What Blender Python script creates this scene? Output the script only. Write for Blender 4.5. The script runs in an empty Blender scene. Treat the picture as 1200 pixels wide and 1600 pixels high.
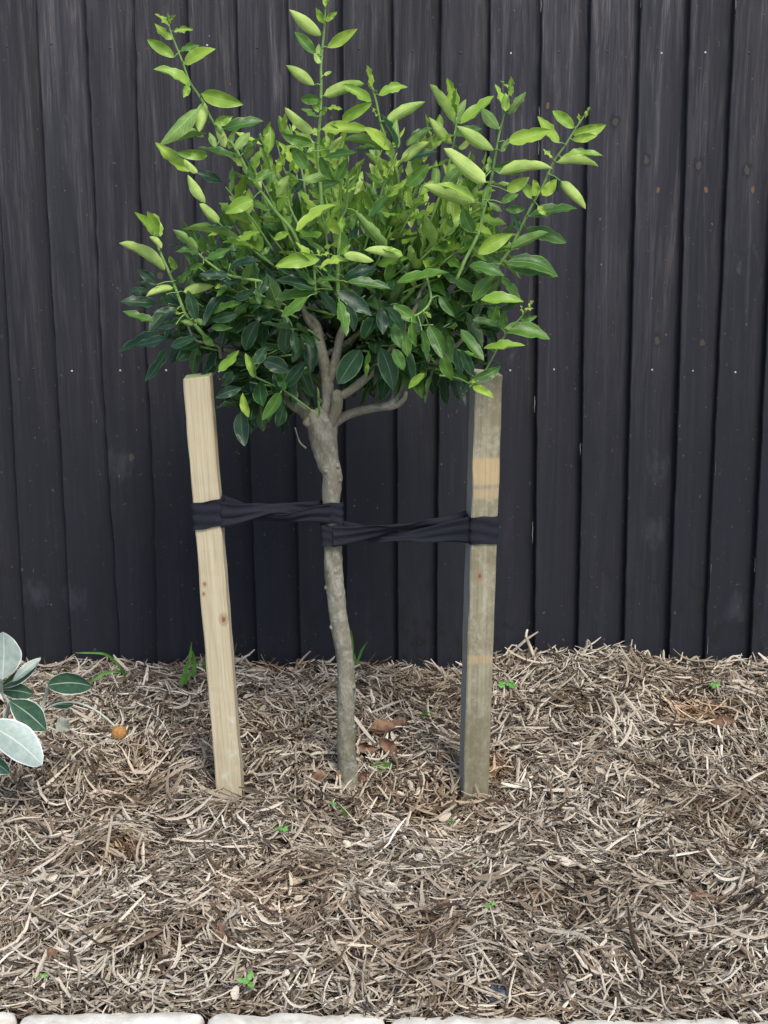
import bpy, math, random
import numpy as np
from mathutils import Matrix, Vector
R = math.radians
random.seed(7); rng = np.random.default_rng(7)
scn = bpy.context.scene
COL = scn.collection

# ---------------------------------------------------------------- camera, light, exposure
HC, TILT, ROLL, F = 1.17, 13.2, -0.38, 2400.0
cam = bpy.data.cameras.new("camera"); cam_o = bpy.data.objects.new("camera", cam); COL.objects.link(cam_o)
cam.sensor_fit = 'VERTICAL'; cam.sensor_height = 24.0; cam.lens = 24.0*F/1600; cam.clip_start = .05; cam.clip_end = 2000
CM = Matrix.Translation((0, 0, HC)) @ Matrix.Rotation(R(90-TILT), 4, 'X') @ Matrix.Rotation(R(ROLL), 4, 'Z')
cam_o.matrix_world = CM
scn.camera = cam_o
SUN_EL, SUN_AZ = 52, 22     # azimuth: degrees to the right of "behind the camera"
w = bpy.data.worlds.new("World"); scn.world = w; w.use_nodes = True
nt = w.node_tree; bg = nt.nodes["Background"]
sky = nt.nodes.new("ShaderNodeTexSky"); sky.sky_type = 'NISHITA'; sky.sun_disc = False
sky.sun_elevation = R(SUN_EL); sky.sun_rotation = R(180-SUN_AZ); sky.dust_density = 1.6; sky.air_density = 1.0; sky.ozone_density = 1.0
nt.links.new(sky.outputs[0], bg.inputs[0]); bg.inputs[1].default_value = 0.135
sun = bpy.data.lights.new("sun", 'SUN'); sun.energy = 2.0; sun.angle = R(22); sun.color = (1, .94, .84)
sun_o = bpy.data.objects.new("sun", sun); COL.objects.link(sun_o)
sd = Vector((math.sin(R(SUN_AZ))*math.cos(R(SUN_EL)), -math.cos(R(SUN_AZ))*math.cos(R(SUN_EL)), math.sin(R(SUN_EL))))
sun_o.rotation_euler = sd.to_track_quat('Z', 'Y').to_euler(); sun_o.location = (2, -2, 6)
scn.view_settings.view_transform = 'Standard'; scn.view_settings.look = 'None'
scn.view_settings.exposure = 0.85; scn.view_settings.gamma = 1
scn.cycles.max_bounces = 8; scn.cycles.transparent_max_bounces = 8
try:
    scn.cycles.use_denoising = True; scn.cycles.denoiser = 'OPENIMAGEDENOISE'
except Exception: pass

# ---------------------------------------------------------------- helpers
CR = np.array(CM.to_3x3()); CT = np.array(CM.translation)
def ray(px, py):
    return CR @ np.array(((px-600)/F, -(py-800)/F, -1.0))
def at(px, py, Y):
    d = ray(px, py); return CT + d*(Y/d[1])
def proj(p):
    q = CR.T @ (np.asarray(p, float)-CT); return 600+F*q[0]/-q[2], 800-F*q[1]/-q[2]
def nrm(v):
    v = np.asarray(v, float); return v/(np.linalg.norm(v)+1e-12)
def tag(o, label=None, cat=None, group=None, kind=None):
    if label: o['label'] = label
    if cat: o['category'] = cat
    if group: o['group'] = group
    if kind: o['kind'] = kind
    return o
def empty(name, loc=(0, 0, 0)):
    o = bpy.data.objects.new(name, None); o.empty_display_size = .05; COL.objects.link(o); o.location = tuple(loc); return o
def link(name, me, mat=None, parent=None):
    o = bpy.data.objects.new(name, me); COL.objects.link(o)
    if mat is not None: me.materials.append(mat)
    if parent is not None:
        o.parent = parent
        L = Vector(parent.location)
        if parent.parent is not None: L = L+Vector(parent.parent.location)
        o.location = -L       # part meshes are written in world coordinates
    return o
def mesh_np(name, V, Fq, smooth=True, attrs=None, uv=None):
    """V (n,3), Fq (m,4) quads."""
    V = np.asarray(V, np.float32); Fq = np.asarray(Fq, np.int32)
    me = bpy.data.meshes.new(name); k = Fq.shape[1]
    me.vertices.add(len(V)); me.vertices.foreach_set('co', V.ravel())
    me.loops.add(Fq.size); me.loops.foreach_set('vertex_index', Fq.ravel())
    me.polygons.add(len(Fq)); me.polygons.foreach_set('loop_start', np.arange(0, Fq.size, k, dtype=np.int32))
    me.polygons.foreach_set('loop_total', np.full(len(Fq), k, np.int32))
    me.polygons.foreach_set('use_smooth', np.full(len(Fq), smooth, bool))
    if uv is not None:
        ul = me.uv_layers.new(name='UVMap'); ul.data.foreach_set('uv', np.asarray(uv, np.float32)[Fq.ravel()].ravel())
    for n, a in (attrs or {}).items():
        at_ = me.attributes.new(n, 'FLOAT', 'POINT'); at_.data.foreach_set('value', np.asarray(a, np.float32))
    me.update(calc_edges=True); me.validate(); return me
class MB:
    def __init__(s): s.v = []; s.f = []; s.a = []; s.u = []; s.n = 0
    def add(s, V, Fq, a=0.0, uv=None):
        V = np.asarray(V, float); s.v.append(V); s.f.append(np.asarray(Fq, int)+s.n); s.n += len(V)
        s.a.append(np.full(len(V), a) if np.isscalar(a) else np.asarray(a)); s.u.append(np.zeros((len(V), 2)) if uv is None else np.asarray(uv))
    def build(s, name, mat, parent=None, smooth=True):
        return link(name, mesh_np(name, np.vstack(s.v), np.vstack(s.f), smooth, {'tint': np.concatenate(s.a)}, np.vstack(s.u)), mat, parent)
def grid_faces(nu, nv, wrap=False):
    f = []
    for i in range(nu-1):
        for j in range(nv if wrap else nv-1):
            k = (j+1) % nv
            f.append((i*nv+j, i*nv+k, (i+1)*nv+k, (i+1)*nv+j))
    return np.array(f)
def catmull(P, step):
    P = np.asarray(P, float); out = []
    Q = np.vstack([2*P[0]-P[1], P, 2*P[-1]-P[-2]])
    for i in range(len(P)-1):
        a, b, c, d = Q[i:i+4]
        n = max(2, int(np.linalg.norm((c-b)[:3])/step))
        for t in np.arange(n)/n:
            out.append(.5*((2*b)+(-a+c)*t+(2*a-5*b+4*c-d)*t*t+(-a+3*b-3*c+d)*t**3))
    out.append(P[-1]); return np.array(out)
def vnoise(x, y, seed=0):
    """cheap smooth noise from sines, arrays ok, about -1..1"""
    r = np.random.default_rng(seed); s = 0
    for i in range(7):
        a = r.uniform(0, 2*math.pi); f = r.uniform(.6, 1.7); s = s+np.sin((x*math.cos(a)+y*math.sin(a))*f*3+r.uniform(0, 6.28))
    return s/3.5
def tube(mb, P, rad, step=.008, ns=12, bump=0.0, seed=0, a=0.0, cap=True):
    """P (n,3) with radii (n,)"""
    Q = catmull(np.column_stack([P, rad]), step); C = Q[:, :3]; r = np.maximum(Q[:, 3], .0002)
    T = np.gradient(C, axis=0); T /= np.linalg.norm(T, axis=1)[:, None]+1e-12
    ref = np.array((0.13, -1, 0.07)); A = np.cross(T, ref); A /= np.linalg.norm(A, axis=1)[:, None]+1e-9; B = np.cross(T, A)
    th = np.linspace(0, 2*math.pi, ns, endpoint=False); L = np.arange(len(C))*step
    rr = r[:, None]*np.ones(ns)[None]
    if bump:
        X = L[:, None]*60+0*th; cx = np.cos(th)[None]*1.2; sx = np.sin(th)[None]*1.2
        rr = rr*(1+bump*(vnoise(X*.5+cx*2, sx*2+cx, seed)+.5*vnoise(X*1.4+cx*4, sx*4+X*.3, seed+1)))
    V = C[:, None]+A[:, None]*(rr*np.cos(th))[..., None]+B[:, None]*(rr*np.sin(th))[..., None]
    V = V.reshape(-1, 3); f = grid_faces(len(C), ns, True)
    if cap:
        V = np.vstack([V, C[0]-T[0]*r[0]*.3, C[-1]+T[-1]*r[-1]*.5]); n = len(C)*ns; b = (len(C)-1)*ns
        ff = [(n, (j+1) % ns, j, n) for j in range(0)]
        c1 = [(n, (2*j+2) % ns, 2*j+1, 2*j) for j in range(ns//2)]
        c2 = [(n+1, b+2*j, b+2*j+1, b+(2*j+2) % ns) for j in range(ns//2)]
        f = np.vstack([f, c1, c2])
    mb.add(V, f, a)

# ---- material helper
class NT:
    def __init__(s, name):
        s.m = bpy.data.materials.new(name); s.m.use_nodes = True; s.t = s.m.node_tree; s.b = s.t.nodes['Principled BSDF']; s.out = s.t.nodes['Material Output']
    def n(s, typ, **kw):
        x = s.t.nodes.new('ShaderNode'+typ)
        for k, v in kw.items():
            if k.startswith('i_'):
                key = k[2:]; key = int(key) if key.isdigit() else key.replace('_', ' ')
                s.set(x.inputs[key], v)
            else: setattr(x, k, v)
        return x
    def set(s, sock, v):
        if isinstance(v, bpy.types.NodeSocket): s.t.links.new(v, sock)
        else:
            if isinstance(v, tuple) and len(v) == 3 and sock.type == 'RGBA': v = v+(1,)
            sock.default_value = v
    def coord(s, scale=(1, 1, 1), loc=(0, 0, 0), src='Object'):
        tc = s.n('TexCoord'); mp = s.n('Mapping'); s.t.links.new(tc.outputs[src], mp.inputs[0]); mp.inputs['Scale'].default_value = scale; mp.inputs['Location'].default_value = loc
        return mp.outputs[0]
    def noise(s, co, scale=5, detail=4, rough=.55, dist=0):
        x = s.n('TexNoise', i_Scale=scale, i_Detail=detail, i_Roughness=rough, i_Distortion=dist)
        if co is not None: s.t.links.new(co, x.inputs['Vector'])
        return x.outputs['Fac']
    def ramp(s, fac, stops, interp='LINEAR'):
        x = s.n('ValToRGB'); s.t.links.new(fac, x.inputs[0]); e = x.color_ramp; e.interpolation = interp
        while len(e.elements) < len(stops): e.elements.new(.5)
        for q, (p, c) in zip(e.elements, stops):
            q.position = p; q.color = (c, c, c, 1) if isinstance(c, (int, float)) else tuple(c)+(1,)
        return x.outputs[0]
    def mix(s, fac, a, b, mode='MIX'):
        x = s.n('Mix', data_type='RGBA', blend_type=mode); s.set(x.inputs[0], fac); s.set(x.inputs[6], a); s.set(x.inputs[7], b); return x.outputs[2]
    def math(s, op, a, b=0.0, c=0.0, clamp=False):
        x = s.n('Math', operation=op, use_clamp=clamp); s.set(x.inputs[0], a); s.set(x.inputs[1], b); s.set(x.inputs[2], c); return x.outputs[0]
    def bump(s, h, strength=.3, dist=.002):
        x = s.n('Bump', i_Strength=strength, i_Distance=dist); s.t.links.new(h, x.inputs['Height']); s.t.links.new(x.outputs[0], s.b.inputs['Normal'])
    def attr(s, name): return s.n('Attribute', attribute_name=name).outputs['Fac']
    def spot(s, co, c, rad, sq=(1, 1, 1)):
        """1 at c falling to 0 at rad"""
        d = s.n('VectorMath', operation='SUBTRACT'); s.set(d.inputs[0], co); d.inputs[1].default_value = tuple(c)
        e = s.n('VectorMath', operation='MULTIPLY'); s.set(e.inputs[0], d.outputs[0]); e.inputs[1].default_value = sq
        l = s.n('VectorMath', operation='LENGTH'); s.set(l.inputs[0], e.outputs[0])
        return s.n('MapRange', i_0=l.outputs['Value'], i_1=0.0, i_2=rad, i_3=1.0, i_4=0.0).outputs[0]
    def fin(s, color, rough=.6, spec=.5):
        s.set(s.b.inputs['Base Color'], color); s.set(s.b.inputs['Roughness'], rough); s.set(s.b.inputs['Specular IOR Level'], spec); return s.m

YF = 3.22       # fence plane
def gz(x, y):
    """height of the mulch bed"""
    t = np.clip((y-2.53)/.60, 0, 1); t = t*t*(3-2*t)
    s = np.clip((2.12-y)/.18, 0, 1); ed_ = np.clip((y-1.955)/.09, 0, 1)
    far = np.clip((y-2.7)/.35, 0, 1); calm = np.clip((x+.75)**2*3, 0, 1)
    return -.022*(1-ed_)+ed_*(.074*t+.013*vnoise(x*3.2, y*3.2, 3)+.014*vnoise(x*8, y*8, 4)*np.clip((3.15-y)/.2, .5, 1)+far*.016*np.exp(-((x-.31)/.17)**2)-.016*np.exp(-(((x-.62)/.16)**2+((y-2.50)/.13)**2))-.012*sum(np.exp(-(((x-cx)/.06)**2+((y-2.63)/.05)**2)) for cx in (-.26, -.06, .157))-far*.012*np.exp(-((x-.13)/.07)**2)-.010*s+.012*np.clip((y-2.95)/.2, 0, 1)*vnoise(x*5+2, y*.5, 9))
def ground(px, py):
    """point of the bed seen at a photo position"""
    d = ray(px, py); t = .5
    for _ in range(4000):
        p = CT+d*t
        if p[1] > YF-.03 or p[2] <= gz(p[0], p[1]): return p
        t += .001
    return p

# ---------------------------------------------------------------- materials
def m_fence():
    s = NT('black_stained_timber'); co = s.coord()
    ri = s.n('ObjectInfo').outputs['Random']
    off = s.n('CombineXYZ', i_0=s.math('MULTIPLY', ri, 31.0), i_1=0.0, i_2=s.math('MULTIPLY', ri, 17.0))
    ad = s.n('VectorMath', operation='ADD'); s.set(ad.inputs[0], co); s.set(ad.inputs[1], off.outputs[0])
    def sc(v):
        m = s.n('VectorMath', operation='MULTIPLY'); s.set(m.inputs[0], ad.outputs[0]); m.inputs[1].default_value = v; return m.outputs[0]
    streak = s.noise(sc((38, 38, 2.0)), 1, 6, .68, 1.3)
    fine = s.noise(sc((230, 230, 9)), 1, 5, .7, 1.2)
    blot = s.noise(sc((9, 9, 3.2)), 1, 4, .6, .3)
    col = s.ramp(streak, [(.36, (.014, .0135, .018)), (.46, (.031, .029, .036)), (.56, (.064, .059, .067)), (.70, (.135, .123, .122))])
    col = s.mix(s.ramp(fine, [(.36, .85), (.58, 0.0)]), col, (.015, .0148, .020))
    col = s.mix(s.ramp(blot, [(.45, .0), (.62, .55)]), col, (.021, .0205, .027))
    col = s.mix(1.0, col, s.ramp(ri, [(0.0, .72), (1.0, 1.25)]), 'MULTIPLY')
    # lower shade painted into the stain, darkening towards the foot, ragged upper limit
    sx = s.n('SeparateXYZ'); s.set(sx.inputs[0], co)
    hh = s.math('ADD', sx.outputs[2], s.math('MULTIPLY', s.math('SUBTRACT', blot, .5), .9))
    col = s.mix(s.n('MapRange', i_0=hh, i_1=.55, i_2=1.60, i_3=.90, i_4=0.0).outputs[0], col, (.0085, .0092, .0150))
    # splash marks near the ground
    sp = s.ramp(s.noise(s.coord((34, 34, 22)), 1, 3, .55, .3), [(.56, 0.0), (.60, 1.0)])
    spm = s.math('MULTIPLY', sp, s.n('MapRange', i_0=sx.outputs[2], i_1=.20, i_2=.36, i_3=.85, i_4=0.0).outputs[0])
    spm = s.math('MULTIPLY', spm, s.n('MapRange', i_0=s.noise(s.coord((2.2, 2.2, 2.2), (3, 1, 0)), 1, 1), i_1=.42, i_2=.52, i_3=0.0, i_4=1.0).outputs[0])
    col = s.mix(spm, col, (.008, .008, .009))
    # pale dusty smears and paint-poor specks
    sm = s.ramp(s.noise(sc((16, 16, 7)), 1, 5, .7, .5), [(.66, 0.0), (.80, .5)])
    col = s.mix(sm, col, (.12, .12, .14))
    pk = s.ramp(s.noise(sc((150, 150, 90)), 1, 2, .5), [(.76, 0.0), (.80, 1.0)])
    col = s.mix(pk, col, (.16, .15, .13))
    # knots
    def kn(px, py, r, c, el=(1, 1, .75)):
        nonlocal col
        p = at(px, py, YF-.02); k = s.spot(co, p, r, (el[0], .2, el[2]))
        wob = s.math('ADD', k, s.math('MULTIPLY', s.math('SUBTRACT', s.noise(s.coord((120, 120, 90)), 1, 3), .5), 1.3))
        col = s.mix(s.ramp(wob, [(.25, 0.0), (.5, .9)]), col, c)
    def smear(px, py):
        nonlocal col
        k = s.spot(co, at(px, py, YF-.02), .045, (1, .2, .8)); k = s.math('MULTIPLY', s.math('ADD', k, s.math('MULTIPLY', s.math('SUBTRACT', s.noise(sc((50, 50, 20)), 1, 5, .75), .5), 3.2)), s.n('MapRange', i_0=k, i_1=0.0, i_2=.4).outputs[0])
        col = s.mix(s.ramp(k, [(.25, 0.0), (1.0, .20)]), col, (.085, .09, .105))
    for px, py in ((1008, 250), (1090, 258), (1166, 266), (250, 430), (1026, 532), (1096, 535), (205, 715), (960, 190)):
        kn(px, py, .018, (.014, .014, .017)); kn(px+1, py, .009, (.05, .045, .04))
    for px, py in ((1028, 297), (1103, 297), (1177, 297), (855, 165)):
        kn(px, py, .0058, (.13, .068, .035), (1, 1, .6))
    for px, py in ((55, 930), (118, 935), (186, 722), (1027, 727), (1022, 832), (1152, 950)):
        smear(px, py)
    h = s.math('ADD', s.math('MULTIPLY', streak, 1.0), s.math('MULTIPLY', fine, .6))
    s.bump(h, .6, .0022)
    return s.fin(col, s.ramp(blot, [(.3, .6), (.7, .8)]), .3)
def m_pale_edge():
    s = NT('pale_seam_sliver'); co = s.coord((60, 60, 14))
    return s.fin(s.ramp(s.noise(co, 1, 3), [(.42, (.04, .045, .05)), (.7, (.36, .37, .34))]), .8, .3)
def m_pine(name, weathered):
    s = NT(name); co = s.coord(); g = s.noise(s.coord((150, 110, 2.0)), 1, 3, .55, .5); f = s.noise(s.coord((420, 420, 9)), 1, 3, .6)
    b = s.noise(s.coord((14, 14, 9)), 1, 4, .6, .5)
    if not weathered:
        col = s.ramp(g, [(.28, (.40, .335, .22)), (.48, (.44, .38, .26)), (.70, (.48, .42, .30))])
        col = s.mix(s.ramp(f, [(.3, .5), (.6, 0.0)]), col, (.27, .20, .105))
        kk = ((.015, -.024, .363, .006), (-.017, -.024, .412, .0025), (-.014, -.024, .430, .003))
        gr = s.ramp(s.noise(s.coord((55, 55, 32)), 1, 3, .6), [(.55, 0.0), (.70, .65)])
        sx = s.n('SeparateXYZ'); s.set(sx.inputs[0], co)
        col = s.mix(s.math('MULTIPLY', gr, s.n('MapRange', i_0=sx.outputs[2], i_1=.25, i_2=.15, i_3=0.0, i_4=1.0).outputs[0]), col, (.50, .53, .42))
    else:
        col = s.ramp(g, [(.28, (.16, .142, .088)), (.5, (.235, .212, .14)), (.72, (.32, .295, .215))])
        col = s.mix(s.ramp(b, [(.42, .75), (.60, 0.0)]), col, (.15, .13, .078))
        col = s.mix(s.ramp(s.noise(s.coord((45, 45, 38), (2, 5, 1)), 1, 7, .8), [(.48, 0.0), (.66, .6)]), col, (.36, .34, .27))
        sx = s.n('SeparateXYZ'); s.set(sx.inputs[0], co); z = sx.outputs[2]
        zz = s.math('ADD', z, s.math('MULTIPLY', s.math('SUBTRACT', f, .5), .006))
        for a, c, k in ((.604, .652, .80), (.579, .597, .6), (.272, .288, .62)):    # clean bands where an older tie sat
            m = s.math('MULTIPLY', s.n('MapRange', i_0=zz, i_1=a-.003, i_2=a+.003, i_3=0.0, i_4=k).outputs[0], s.n('MapRange', i_0=zz, i_1=c-.003, i_2=c+.003, i_3=1.0, i_4=0.0).outputs[0])
            col = s.mix(m, col, s.ramp(f, [(.3, (.34, .24, .12)), (.7, (.44, .33, .19))]))
        # darker towards the foot
        col = s.mix(s.n('MapRange', i_0=s.math('ADD', z, s.math('MULTIPLY', b, .25)), i_1=.12, i_2=.42, i_3=.5, i_4=0.0).outputs[0], col, (.13, .118, .068))
        kk = ((-.006, -.024, .437, .005),)
        # greyer left side
        nm = s.n('NewGeometry'); sn = s.n('SeparateXYZ'); vt = s.n('VectorTransform', vector_type='NORMAL', convert_from='WORLD', convert_to='OBJECT'); s.set(vt.inputs[0], nm.outputs['True Normal']); s.set(sn.inputs[0], vt.outputs[0])
        side = s.n('MapRange', i_0=sn.outputs[0], i_1=-.8, i_2=-.6, i_3=.75, i_4=0.0).outputs[0]
        col = s.mix(side, col, s.ramp(f, [(.3, (.20, .20, .19)), (.7, (.29, .29, .28))]))
    for (x, y, z, r) in kk:
        k = s.math('ADD', s.spot(co, (x, y, z), r*2.0, (1, .3, .7)), s.math('MULTIPLY', s.math('SUBTRACT', s.noise(s.coord((300, 300, 300)), 1, 2), .5), .5)); col = s.mix(s.ramp(k, [(.1, 0.0), (.5, .55)]), col, (.22, .13, .06)); col = s.mix(s.ramp(k, [(.66, 0.0), (.78, .8)]), col, (.12, .045, .025))
    # end grain on top, a little green
    geo = s.n('NewGeometry'); sp = s.n('SeparateXYZ'); s.set(sp.inputs[0], geo.outputs['True Normal'])
    top = s.n('MapRange', i_0=sp.outputs[2], i_1=.6, i_2=.8, i_3=0.0, i_4=.8).outputs[0]
    col = s.mix(top, col, (.22, .27, .13) if not weathered else (.42, .40, .28))
    s.bump(s.math('ADD', g, f), .25, .0008)
    return s.fin(col, .78, .3)
def m_bark(name='grey_brown_bark', young=False):
    s = NT(name); co = s.coord()
    b = s.noise(co, 30, 5, .65, .4); f = s.noise(s.coord((1, 1, .5)), 260, 4, .65); l = s.noise(co, 42, 3, .6, 1)
    if young: col = s.ramp(b, [(.3, (.10, .20, .045)), (.7, (.22, .34, .10))])
    else:
        col = s.ramp(b, [(.30, (.12, .110, .078)), (.5, (.20, .187, .142)), (.7, (.30, .285, .235))])
        col = s.mix(s.ramp(f, [(.35, .55), (.6, 0.0)]), col, (.10, .08, .055))
        col = s.mix(s.ramp(l, [(.56, 0.0), (.68, .55)]), col, (.30, .35, .33))
        col = s.mix(s.ramp(s.noise(co, 16, 3), [(.52, 0.0), (.68, .45)]), col, (.12, .125, .055))
    s.bump(s.math('ADD', s.math('MULTIPLY', b, 2.0), f), .5, .0016)
    return s.fin(col, .8, .3)
def m_leaf(name='citrus_leaf'):
    s = NT(name); t = s.attr('tint'); uv = s.n('UVMap'); sx = s.n('SeparateXYZ'); s.set(sx.inputs[0], uv.outputs[0])
    u, v = sx.outputs[0], sx.outputs[1]
    n = s.noise(s.coord(), 55, 3, .6); t2 = s.math('ADD', t, s.math('MULTIPLY', s.math('SUBTRACT', n, .5), .22), clamp=True)
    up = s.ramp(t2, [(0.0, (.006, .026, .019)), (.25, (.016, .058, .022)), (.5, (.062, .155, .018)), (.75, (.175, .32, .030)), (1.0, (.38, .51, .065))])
    un = s.ramp(t2, [(0.0, (.05, .11, .055)), (.25, (.085, .17, .06)), (.5, (.15, .26, .065)), (.75, (.27, .41, .09)), (1.0, (.44, .57, .15))])
    va = s.math('ABSOLUTE', v)
    rib = s.ramp(va, [(.02, 1.0), (.075, 0.0)])
    vein = s.math('SINE', s.math('ADD', s.math('MULTIPLY', u, 58.0), s.math('MULTIPLY', va, -14.0)))
    vm = s.ramp(vein, [(.80, 0.0), (1.0, .35)])
    edge = s.ramp(va, [(.86, 0.0), (.97, 1.0)])
    vmix = s.math('MAXIMUM', s.math('MAXIMUM', s.math('MULTIPLY', rib, .55), s.math('MULTIPLY', vm, .6)), s.math('MULTIPLY', edge, .7))
    light = s.ramp(t2, [(0.0, (.10, .20, .08)), (.5, (.22, .36, .10)), (1.0, (.48, .60, .20))])
    up = s.mix(vmix, up, light)
    un = s.mix(s.math('MULTIPLY', s.math('MAXIMUM', rib, s.math('MULTIPLY', vm, 1.4)), .5), un, (.52, .64, .26)); un = s.mix(s.ramp(n, [(.35, .45), (.6, 0.0)]), un, s.mix(1.0, un, (.62, .75, .55), 'MULTIPLY'))
    bf = s.n('NewGeometry').outputs['Backfacing']
    col = s.mix(bf, up, un)
    # yellowed blotches on a few leaves
    bl = s.ramp(s.noise(s.coord(), 24, 2), [(.70, 0.0), (.76, .5)])
    col = s.mix(bl, col, (.28, .33, .06))
    s.bump(s.math('ADD', s.math('MULTIPLY', vm, -1.0), s.math('MULTIPLY', rib, -1.2)), .35, .0008)
    s.fin(col, s.math('ADD', s.math('MULTIPLY', bf, .2), .36), .35)
    tr = s.n('BsdfTranslucent'); s.set(tr.inputs[0], s.mix(.5, col, (.25, .42, .05)))
    mx = s.n('MixShader', i_0=.26); s.set(mx.inputs[1], s.b.outputs[0]); s.set(mx.inputs[2], tr.outputs[0]); s.set(s.out.inputs[0], mx.outputs[0])
    return s.m
def m_daisy():
    s = NT('felted_daisy_leaf'); t = s.attr('tint'); uv = s.n('UVMap'); sx = s.n('SeparateXYZ'); s.set(sx.inputs[0], uv.outputs[0])
    va = s.math('ABSOLUTE', sx.outputs[1]); n = s.noise(s.coord(), 90, 4, .6)
    dark = s.ramp(n, [(.3, (.020, .058, .035)), (.7, (.045, .10, .05))])
    felt = s.ramp(n, [(.3, (.28, .35, .31)), (.7, (.41, .47, .43))])
    face = s.mix(s.ramp(va, [(.015, 1.0), (.05, 0.0)]), dark, (.36, .43, .34))
    rim = s.math('MULTIPLY', s.ramp(va, [(.90, 0.0), (.95, 1.0)]), 1.0)
    face = s.mix(rim, face, (.60, .62, .56))
    vein = s.math('SINE', s.math('ADD', s.math('MULTIPLY', sx.outputs[0], 34.0), s.math('MULTIPLY', va, -9.0)))
    felt2 = s.mix(s.ramp(vein, [(.85, 0.0), (1.0, .3)]), felt, (.24, .34, .28))
    felt2 = s.mix(s.ramp(va, [(.02, .8), (.06, 0.0)]), felt2, (.62, .66, .58))
    felt2 = s.mix(rim, felt2, (.68, .70, .66))
    bf = s.n('NewGeometry').outputs['Backfacing']
    col = s.mix(s.math('MAXIMUM', bf, s.math('GREATER_THAN', t, .5)), face, felt2)
    s.bump(s.math('ADD', n, s.math('MULTIPLY', vein, -.2)), .25, .001)
    return s.fin(col, .55, .35)
def m_simple(name, c1, c2, scale=60, rough=.7, spec=.3, bump=.3, stretch=(1, 1, 1), det=4):
    s = NT(name); n = s.noise(s.coord(stretch), scale, det, .6); s.bump(n, bump, .002)
    return s.fin(s.ramp(n, [(.32, c1), (.68, c2)]), rough, spec)
def m_mulch():
    s = NT('shredded_bark_mulch'); t = s.attr('tint'); co = s.coord()
    # warm patches where the mulch is fresher
    big = s.noise(co, 3.0, 3, .6)
    col = s.ramp(t, [(0.0, (.045, .032, .023)), (.15, (.105, .074, .050)), (.28, (.22, .168, .118)), (.42, (.29, .245, .188)), (.62, (.41, .36, .285)), (.80, (.54, .485, .395)), (1.0, (.77, .70, .58))])
    col = s.mix(s.ramp(big, [(.52, 0.0), (.70, .32)]), col, s.mix(1.0, col, (1.0, .76, .52), 'MULTIPLY'))
    dmp = s.ramp(s.noise(s.coord((1, 1, 1), (4, 2, 0)), 5.5, 3, .6), [(.50, 0.0), (.64, .6)]); sp1 = s.math('MULTIPLY', s.spot(co, ground(1110, 1270), .17), .8)
    col = s.mix(s.math('MAXIMUM', dmp, sp1), col, s.mix(1.0, col, (.60, .54, .46), 'MULTIPLY'))
    for px, py, r in ((1085, 1130, .10), (430, 1055, .09), (190, 1330, .05), (760, 1210, .07)):
        p = ground(px, py); k = s.spot(co, p, r); col = s.mix(s.math('MULTIPLY', k, .9), col, s.mix(1.0, col, (1.0, .66, .36), 'MULTIPLY'))
    f = s.noise(co, 420, 3, .6); col = s.mix(s.ramp(f, [(.38, .5), (.58, 0.0)]), col, s.mix(1.0, col, (.45, .38, .33), 'MULTIPLY'))
    s.bump(f, .5, .0008)
    return s.fin(col, .85, .25)
M = dict(fence=m_fence(), edge=m_pale_edge(), pine=m_pine('pale_sawn_pine', False), old=m_pine('weathered_olive_pine', True), bark=m_bark(), stem=m_bark('green_shoot_bark', True), leaf=m_leaf(), daisy=m_daisy(), mulch=m_mulch(),
    soil=m_simple('dark_bark_fines', (.020, .013, .009), (.075, .048, .032), 160, .95, .1, .8),
    fabric=m_simple('black_jersey_tie', (.007, .008, .013), (.013, .0145, .022), 500, .85, .25, .3, (1, 1, 1), 2),
    stone=m_simple('cream_limestone', (.47, .44, .36), (.74, .71, .64), 38, .8, .3, .5),
    grass=m_simple('grass_blade_green', (.06, .17, .025), (.12, .28, .05), 60, .5, .4, .1),
    weed=m_simple('soft_weed_green', (.055, .17, .03), (.13, .30, .06), 80, .55, .4, .2),
    dead=m_simple('dead_leaf_brown', (.085, .045, .027), (.24, .140, .085), 85, .75, .3, .6),
    bud=m_simple('ginger_seed_head', (.22, .10, .03), (.46, .24, .08), 300, .9, .2, .8),
    felt=m_simple('white_felted_stem', (.30, .33, .27), (.46, .48, .40), 200, .85, .2, .3),
    rock=m_simple('dark_glossy_slate', (.012, .015, .024), (.055, .065, .09), 60, .25, .6, .6),
    nail=m_simple('galvanised_nail', (.30, .31, .33), (.5, .5, .5), 300, .45, .5, .1),
    nailx=m_simple('painted_nail', (.02, .02, .025), (.04, .04, .045), 300, .5, .5, .1),
    clod=m_simple('dark_soil_clod', (.018, .014, .012), (.075, .052, .036), 90, .95, .1, .9),
    lawn=m_simple('plain_ground', (.05, .07, .025), (.10, .12, .05), 8, .9, .2, .4),
    paving=m_simple('pale_concrete_paving', (.30, .29, .27), (.38, .37, .35), 40, .85, .3, .3))

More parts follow.
